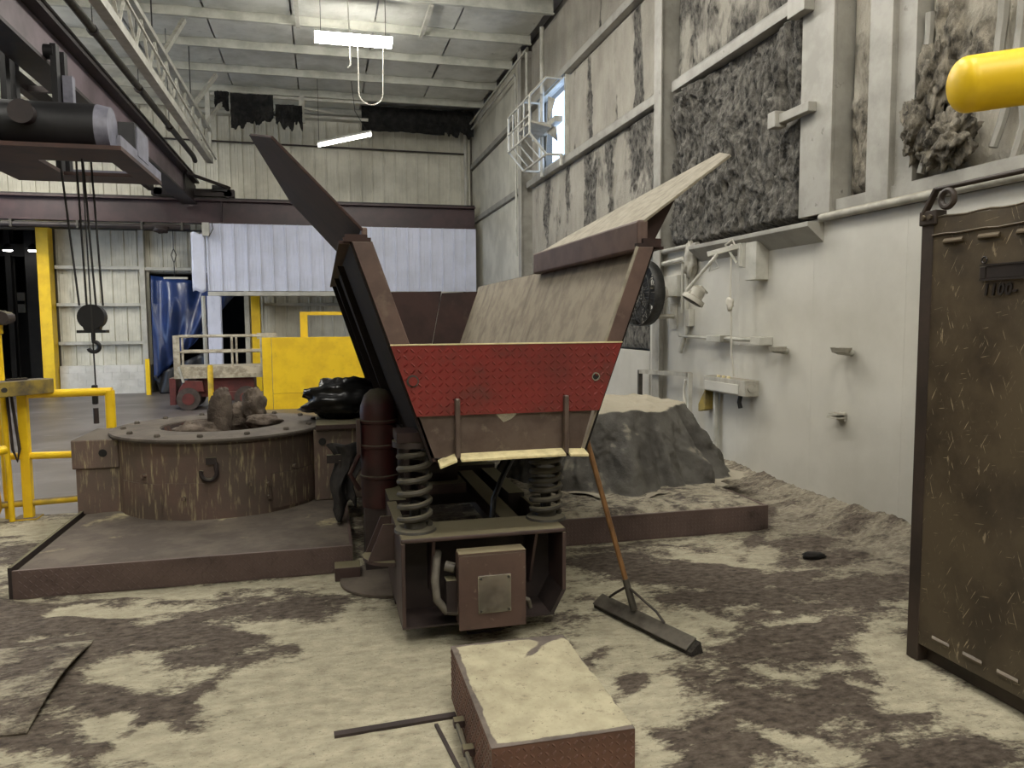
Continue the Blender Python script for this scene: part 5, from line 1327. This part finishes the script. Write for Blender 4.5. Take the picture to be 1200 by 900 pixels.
# bail: bracket, link, rod and ring on the top corner
MB().box(BX - 0.012, BX + 0.05, 2.905, 3.005, 2.045, 2.11).build('bail_bracket', 'bin_dark', bn, bevel=0.005)
for y in (2.935, 2.975):
    MB().cyl((BX - 0.022, y, 2.08), (BX - 0.012, y, 2.08), 0.012, n=6).build('bracket_bolt', 'bin', bn)
MB().bar((BX, 2.985, 2.10), (BX, 2.915, 2.205), 0.018, 0.03, (1, 0, 0)).build('bail_link', 'bin_dark', bn, bevel=0.004)
MB().tube([(BX, 2.92, 2.20), (BX, 1.1, 2.20)], 0.012, 10).build('bail_rod', 'bin_dark', bn, smooth=True)
MB().bar((BX, 1.1, 2.205), (BX, 1.03, 2.07), 0.018, 0.03, (1, 0, 0)).build('bail_link', 'bin_dark', bn)
MB().tube([(BX - 0.008, 2.845 + 0.036 * math.cos(a), 2.148 + 0.036 * math.sin(a)) for a in [2 * PI * i / 24 for i in range(24)]], 0.014, 8, closed=True).build('bail_ring', 'bin_dark', bn, smooth=True)

# yellow pipe arm fixed to the right wall above the bin
ya = thing('yellow_pipe_arm', (XR, 1.35, 2.4), 'thick yellow round-ended pipe arm reaching in above the steel bin', 'pipe')
p0, p1 = Vector((1.94, 1.99, 2.335)), Vector((XR, 1.25, 2.60))
dv = (p1 - p0).normalized()
pts, rs = [], []
for i in range(7):
    a = i / 6 * PI / 2
    pts.append(p0 - dv * 0.05 * math.cos(a) + dv * 0.0)
    rs.append(0.006 + 0.078 * math.sin(a))
MB().tube(pts + [p1], rs + [0.084], 28).build('pipe', 'yellow', ya, smooth=True)
MB().tube([p1 - dv * 0.05, p1], 0.16, 24).build('wall_flange', 'yellow', ya)

# ------------------------------------------------------------------ yellow guard rail at the left
gr = thing('guard_rail', (-2.2, 6.85, 0.0), 'yellow pipe guard rail behind the left platform', 'railing')
RY = 7.08
MB().box(-2.475, -2.405, RY - 0.04, RY + 0.03, 0.0, 1.10).build('post', 'yellow', gr, bevel=0.006)
MB().box(-2.54, -2.36, RY - 0.09, RY + 0.08, -0.002, 0.012).build('base_plate', 'yellow_dirty', gr)
MB().tube([(-2.535, RY - 0.1, 0.0), (-2.55, RY - 0.1, 1.06)], 0.022, 12).build('post', 'yellow', gr, smooth=True)
MB().tube([(-1.78, RY, 0.17), (-1.78, RY, 1.06)], 0.04, 12).build('post', 'yellow', gr, smooth=True)
MB().tube([(-2.4, RY, 1.045), (-1.76, RY, 1.05)], 0.035, 12).build('top_rail', 'yellow', gr, smooth=True)
MB().tube([(-2.58, RY, 0.53), (-1.80, RY, 0.52)], 0.03, 12).build('mid_rail', 'yellow', gr, smooth=True)
MB().tube([(-2.7, RY, 0.12), (-1.85, RY, 0.15)], 0.028, 12).build('low_rail', 'yellow_dirty', gr, smooth=True)
bm_ = MB().bar((-2.64, 6.58, 1.115), (-2.26, 7.10, 1.115), 0.17, 0.12)
bm_.build('gate_beam', 'beam_grime', gr, bevel=0.006)
MB().bar((-2.46, 6.82, 1.182), (-2.36, 6.95, 1.182), 0.03, 0.018).build('beam_clip', 'brown_dark', gr)
MB().cyl((-2.40, 6.60, 1.12), (-2.39, 6.585, 1.12), 0.02, n=10).build('beam_bolt', 'spring', gr)
MB().tube([(-2.7, 6.4, 0.60), (-2.46, 6.72, 0.64)], 0.035, 12).build('gate_tube', 'yellow', gr, smooth=True)
MB().tube([(-2.52, RY - 0.1, 1.06), (-2.50, RY - 0.1, 0.6), (-2.47, RY - 0.1, 0.5), (-2.45, RY - 0.1, 0.6), (-2.49, RY - 0.1, 1.06)], 0.012, 6).build('hanging_strap', 'brown_dark', gr)
tp = thing('tall_post', (-2.66, 7.0, 0.0), 'taller yellow pipe post with a dark pivot bracket at the left edge', 'post')
MB().tube([(-2.60, 7.12, 0.0), (-2.62, 7.12, 1.62)], 0.036, 14).build('pipe', 'yellow', tp, smooth=True)
MB().cyl((-2.62, 7.12, 1.55), (-2.62, 7.12, 1.62), 0.05, n=16).build('collar', 'yellow', tp, smooth=True)
MB().box(-2.78, -2.55, 7.06, 7.18, 1.62, 1.74).build('pivot_bracket', 'brown_dark', tp, bevel=0.01)
MB().cyl((-2.54, 7.02, 1.68), (-2.54, 7.18, 1.68), 0.05, n=18).build('pivot_roller', 'brown_dark', tp, smooth=True)
MB().lathe((-2.78, 7.0, 0.0), [(0.0, 0.0), (0.12, 0.0), (0.16, 0.1), (0.15, 0.28), (0.10, 0.32), (0.0, 0.33)], 20).build('yellow_bucket', 'yellow_dirty', smooth=True, label='grimy yellow rounded bucket at the foot of the railing, left edge', cat='bucket')

# ------------------------------------------------------------------ fittings on the right wall
fn_ = thing('wall_fan', (3.7, 8.4, 1.9), 'dusty black drum fan on a wall bracket behind the hopper wing', 'fan')
c = Vector((3.64, 8.35, 1.94))
ax = Vector((0.985, 0.17, 0)).normalized()
rim, R0 = [], 0.375
e1, e2 = Vector((-ax.y, ax.x, 0)), Vector((0, 0, 1))
ring = lambda r, off, n=32: [c + ax * off + (e1 * math.cos(2 * PI * i / n) + e2 * math.sin(2 * PI * i / n)) * r for i in range(n)]
for r, off in ((R0, -0.05), (R0, 0.05), (0.30, 0.09), (0.2, 0.11), (0.30, -0.09), (0.2, -0.11)):
    MB().tube(ring(r, off), 0.008, 6, closed=True).build('guard_ring', 'fan', fn_, smooth=True)
for i in range(28):
    a = 2 * PI * i / 28
    dd = e1 * math.cos(a) + e2 * math.sin(a)
    for s in (-1, 1):
        MB().tube([c + ax * s * 0.05 + dd * R0, c + ax * s * 0.1 + dd * 0.25, c + ax * s * 0.12 + dd * 0.07], 0.0045, 5).build('guard_wire', 'fan', fn_)
for i in range(4):
    a = i * PI / 2 + 0.3
    dd, ee = e1 * math.cos(a) + e2 * math.sin(a), -e1 * math.sin(a) + e2 * math.cos(a)
    MB().prism([c + dd * 0.06 - ee * 0.05 - ax * 0.02, c + dd * 0.33 - ee * 0.15 - ax * 0.03, c + dd * 0.34 + ee * 0.11 + ax * 0.03, c + dd * 0.06 + ee * 0.05 + ax * 0.02], ax * 0.006).build('blade', 'fan', fn_)
hoop = MB()
ra, rb_ = ring(R0 + 0.004, -0.07, 40), ring(R0 + 0.004, 0.07, 40)
hoop.add(ra + rb_, [(i, (i + 1) % 40, (i + 1) % 40 + 40, i + 40) for i in range(40)])
hoop.build('hoop', 'fan', fn_, smooth=True, solid=0.008)
MB().tube([c + ax * 0.08, c + ax * 0.14, c + ax * 0.32], [0.085, 0.095, 0.085], 20).build('motor', 'grey_item', fn_, smooth=True)
MB().tube([c + ax * 0.1 - e2 * 0.36, c + ax * 0.1 - e2 * 0.10], 0.018, 8).build('yoke', 'fan', fn_)
MB().tube([c + ax * 0.1 - e2 * 0.27, (XR, 8.45, 1.67)], 0.028, 10).build('wall_arm', 'grey_item', fn_, smooth=True)
MB().box(XR - 0.02, XR, 8.36, 8.54, 1.52, 1.82).build('wall_plate', 'grey_item', fn_)

cn = thing('conduit_run', (4.08, 8.0, 1.2), 'bent white conduits and boxes around the wall fan bracket', 'conduit')
MB().tube([(4.07, 9.0, 2.30), (4.07, 8.15, 2.33), (4.07, 8.05, 2.28), (4.07, 8.05, 1.5), (4.07, 8.2, 1.25)], 0.028, 8).build('conduit', 'white_steel', cn, smooth=True)
MB().tube([(4.08, 8.18, 2.28), (4.08, 8.18, 1.7)], 0.018, 8).build('conduit', 'white_steel', cn, smooth=True)
MB().box(4.03, XR, 8.22, 8.55, 1.9, 2.15).build('switch_box', 'white_steel', cn, bevel=0.006)
MB().box(4.05, XR, 7.95, 8.1, 1.55, 1.75).build('coupling_box', 'white_steel', cn, bevel=0.006)
MB().tube([(4.06, 8.2, 1.44), (4.06, 7.4, 1.425)], 0.018, 8).build('conduit', 'white_steel', cn, smooth=True)
MB().box(4.0, XR, 7.15, 7.45, 1.39, 1.46).build('wall_outlet', 'white_steel', cn, bevel=0.006)
MB().tube([(4.06, 7.2, 1.43), (4.06, 6.55, 1.425)], 0.022, 8).build('conduit', 'white_steel', cn, smooth=True)
MB().box(3.98, XR, 6.38, 6.55, 1.38, 1.46).build('wall_outlet', 'white_steel', cn, bevel=0.006)
clump('cobweb_lump', (4.06, 7.95, 2.30), 0.1, 71, 'grey_item', cn, (0.5, 0.8, 1.6), 1.0, 2.5, 16)

lp = thing('swing_lamp', (4.0, 6.75, 1.75), 'white swing-arm work lamp hanging from a wall bracket', 'lamp')
MB().box(3.98, XR, 6.47, 6.66, 2.0, 2.36).build('junction_box', 'white_steel', lp, bevel=0.006)
MB().bar((3.96, 6.70, 2.35), (3.96, 6.70, 2.14), 0.05, 0.05).build('bracket_post', 'white_steel', lp)
MB().box(3.95, XR, 6.66, 6.72, 2.13, 2.36).build('bracket_plate', 'white_steel', lp)
MB().bar((3.96, 6.70, 2.34), (3.72, 6.92, 2.27), 0.045, 0.05).build('arm', 'white_steel', lp, bevel=0.004)
MB().bar((3.93, 6.72, 2.17), (3.87, 6.78, 2.30), 0.02, 0.02).build('arm_brace', 'white_steel', lp)
MB().tube([(3.77, 6.82, 2.26), (3.56, 7.03, 1.93)], 0.017, 8).build('lamp_rod', 'white_steel', lp, smooth=True)
MB().tube([(3.77, 6.83, 2.27)] + [(3.76 + 0.02 * i, 6.84, 2.2 - 0.03 * i) for i in range(3)] + [(3.72, 6.88, 2.1), (3.75, 6.86, 2.24)], 0.008, 6).build('cable_loop', 'white_steel', lp, smooth=True)
lc = Vector((3.60, 6.92, 1.87))
ld = Vector((-0.45, 0.15, -0.75)).normalized()
MB().tube([lc - ld * 0.09, lc - ld * 0.06, lc + ld * 0.02, lc + ld * 0.03, lc + ld * 0.075], [0.04, 0.07, 0.075, 0.115, 0.12], 24).build('lamp_head', 'grey_item', lp, smooth=True)
MB().tube([lc + ld * 0.076, lc + ld * 0.082], 0.1, 24).build('lens', 'spring', lp)
MB().tube([lc - ld * 0.02 + Vector((0.11, 0, 0)), lc - ld * 0.10, lc - ld * 0.02 - Vector((0.11, 0, 0))], 0.012, 6).build('yoke', 'grey_item', lp)
cdp = thing('knotted_cord', (3.9, 6.8, 1.05), 'white knotted cord hanging from the lamp arm to the wall fixture', 'cord')
MB().tube([(3.9, 6.78, 2.36), (3.9, 6.79, 1.82), (3.91, 6.79, 1.74), (3.93, 6.80, 1.3), (3.96, 6.80, 1.06)], 0.010, 6).build('cord', 'cord_white', cdp, smooth=True)
clump('knot', (3.9, 6.79, 1.78), 0.035, 73, 'cord_white', cdp, (1, 1, 1.6), 0.8, 2, 10)
MB().tube([(3.9, 6.80, 2.30), (3.88, 6.86, 2.36), (3.90, 6.76, 2.40), (3.92, 6.74, 2.33)], 0.010, 6).build('hitch', 'cord_white', cdp, smooth=True)
em = thing('wall_fixture', (4.05, 7.0, 0.85), 'cream rectangular electrical fixture on the wall with a hanging plug', 'fixture')
MB().box(3.97, XR, 6.60, 7.44, 0.87, 1.03).build('housing', 'grey_item', em, bevel=0.008)
MB().box(3.962, 3.97, 6.72, 7.40, 0.885, 0.98).build('cover', 'white_wall', em, bevel=0.003)
MB().cyl((4.03, 6.585, 0.95), (4.03, 6.602, 0.95), 0.035, n=16).build('end_knob', 'grey_item', em, smooth=True)
for y in (6.95, 7.05, 7.15):
    MB().cyl((3.99, y, 1.03), (3.99, y, 1.05), 0.018, n=10).build('cap', 'lip', em)
MB().tube([(4.03, 6.78, 0.87), (4.02, 6.79, 0.80), (4.03, 6.78, 0.74)], 0.022, 8).build('plug', 'hose_black', em)
MB().tube([(4.07, 7.34, 0.87), (4.07, 7.34, 0.10)], 0.03, 10).build('feed_pipe', 'white_steel', em, smooth=True)
MB().prism([(4.0, 7.45, 0.88), (4.0, 7.6, 0.7), (4.0, 7.6, 0.62), (4.0, 7.45, 0.66)], (0.1, 0, 0)).build('support_bracket', 'beam_grime', em)
pf = thing('pipe_frame', (4.0, 8.5, 0.1), 'grey square pipe frame standing against the wall behind the canvas mound', 'frame')
MB().bar((4.0, 9.2, 0.96), (4.0, 7.82, 1.01), 0.05, 0.05).build('top_pipe', 'grey_item', pf)
MB().bar((4.0, 9.2, 0.98), (4.0, 9.2, 0.0), 0.05, 0.05).build('upright', 'spring', pf)
MB().bar((4.0, 7.82, 1.03), (4.0, 7.82, 0.0), 0.05, 0.05).build('upright', 'white_steel', pf)
MB().bar((4.0, 7.82, 0.45), (4.0, 8.2, 0.45), 0.04, 0.04).build('lower_pipe', 'spring', pf)
MB().tube([(3.96, 7.84 + 0.04 * math.sin(i), 0.95 - 0.09 * i) for i in range(9)], 0.014, 6).build('wrapped_cable', 'cord_white', pf, smooth=True)
def peg(y, z, lab, flat=False):
    t = thing('wall_peg', (XR, y, z), lab, 'peg', 'pegs on the right wall')
    if flat:
        MB().box(XR - 0.10, XR, y - 0.06, y + 0.07, z - 0.01, z + 0.005).box(XR - 0.09, XR, y - 0.06, y + 0.06, z + 0.02, z + 0.035).build('shelf_tab', 'grey_item', t, bevel=0.003)
        MB().box(XR - 0.02, XR, y - 0.05, y + 0.05, z - 0.03, z + 0.045).build('base', 'white_steel', t)
    else:
        MB().tube([(XR - 0.14, y, z + 0.02), (XR, y, z)], 0.03, 12).build('stub', 'white_steel', t, smooth=True)
        MB().lathe((XR - 0.10, y, z - 0.005), [(0.085, 0.05), (0.07, 0.012), (0.0, 0.0)], 16).build('cup', 'grey_item', t, smooth=True)
peg(6.15, 1.33, 'small cupped wall peg, the one nearest the wall fixture')
peg(5.27, 1.35, 'small cupped wall peg, the right one of the upper pair')
peg(5.36, 0.82, 'flat wall peg low on the white wall below the right cupped one', True)
# dust lump on the floor
clump('dust_lump', (3.19, 4.40, 0.02), 0.05, 81, 'cloth', None, (1.6, 0.8, 0.6), 0.6, 2, 12, label='small black lump lying in the dust before the right wall', cat='debris')
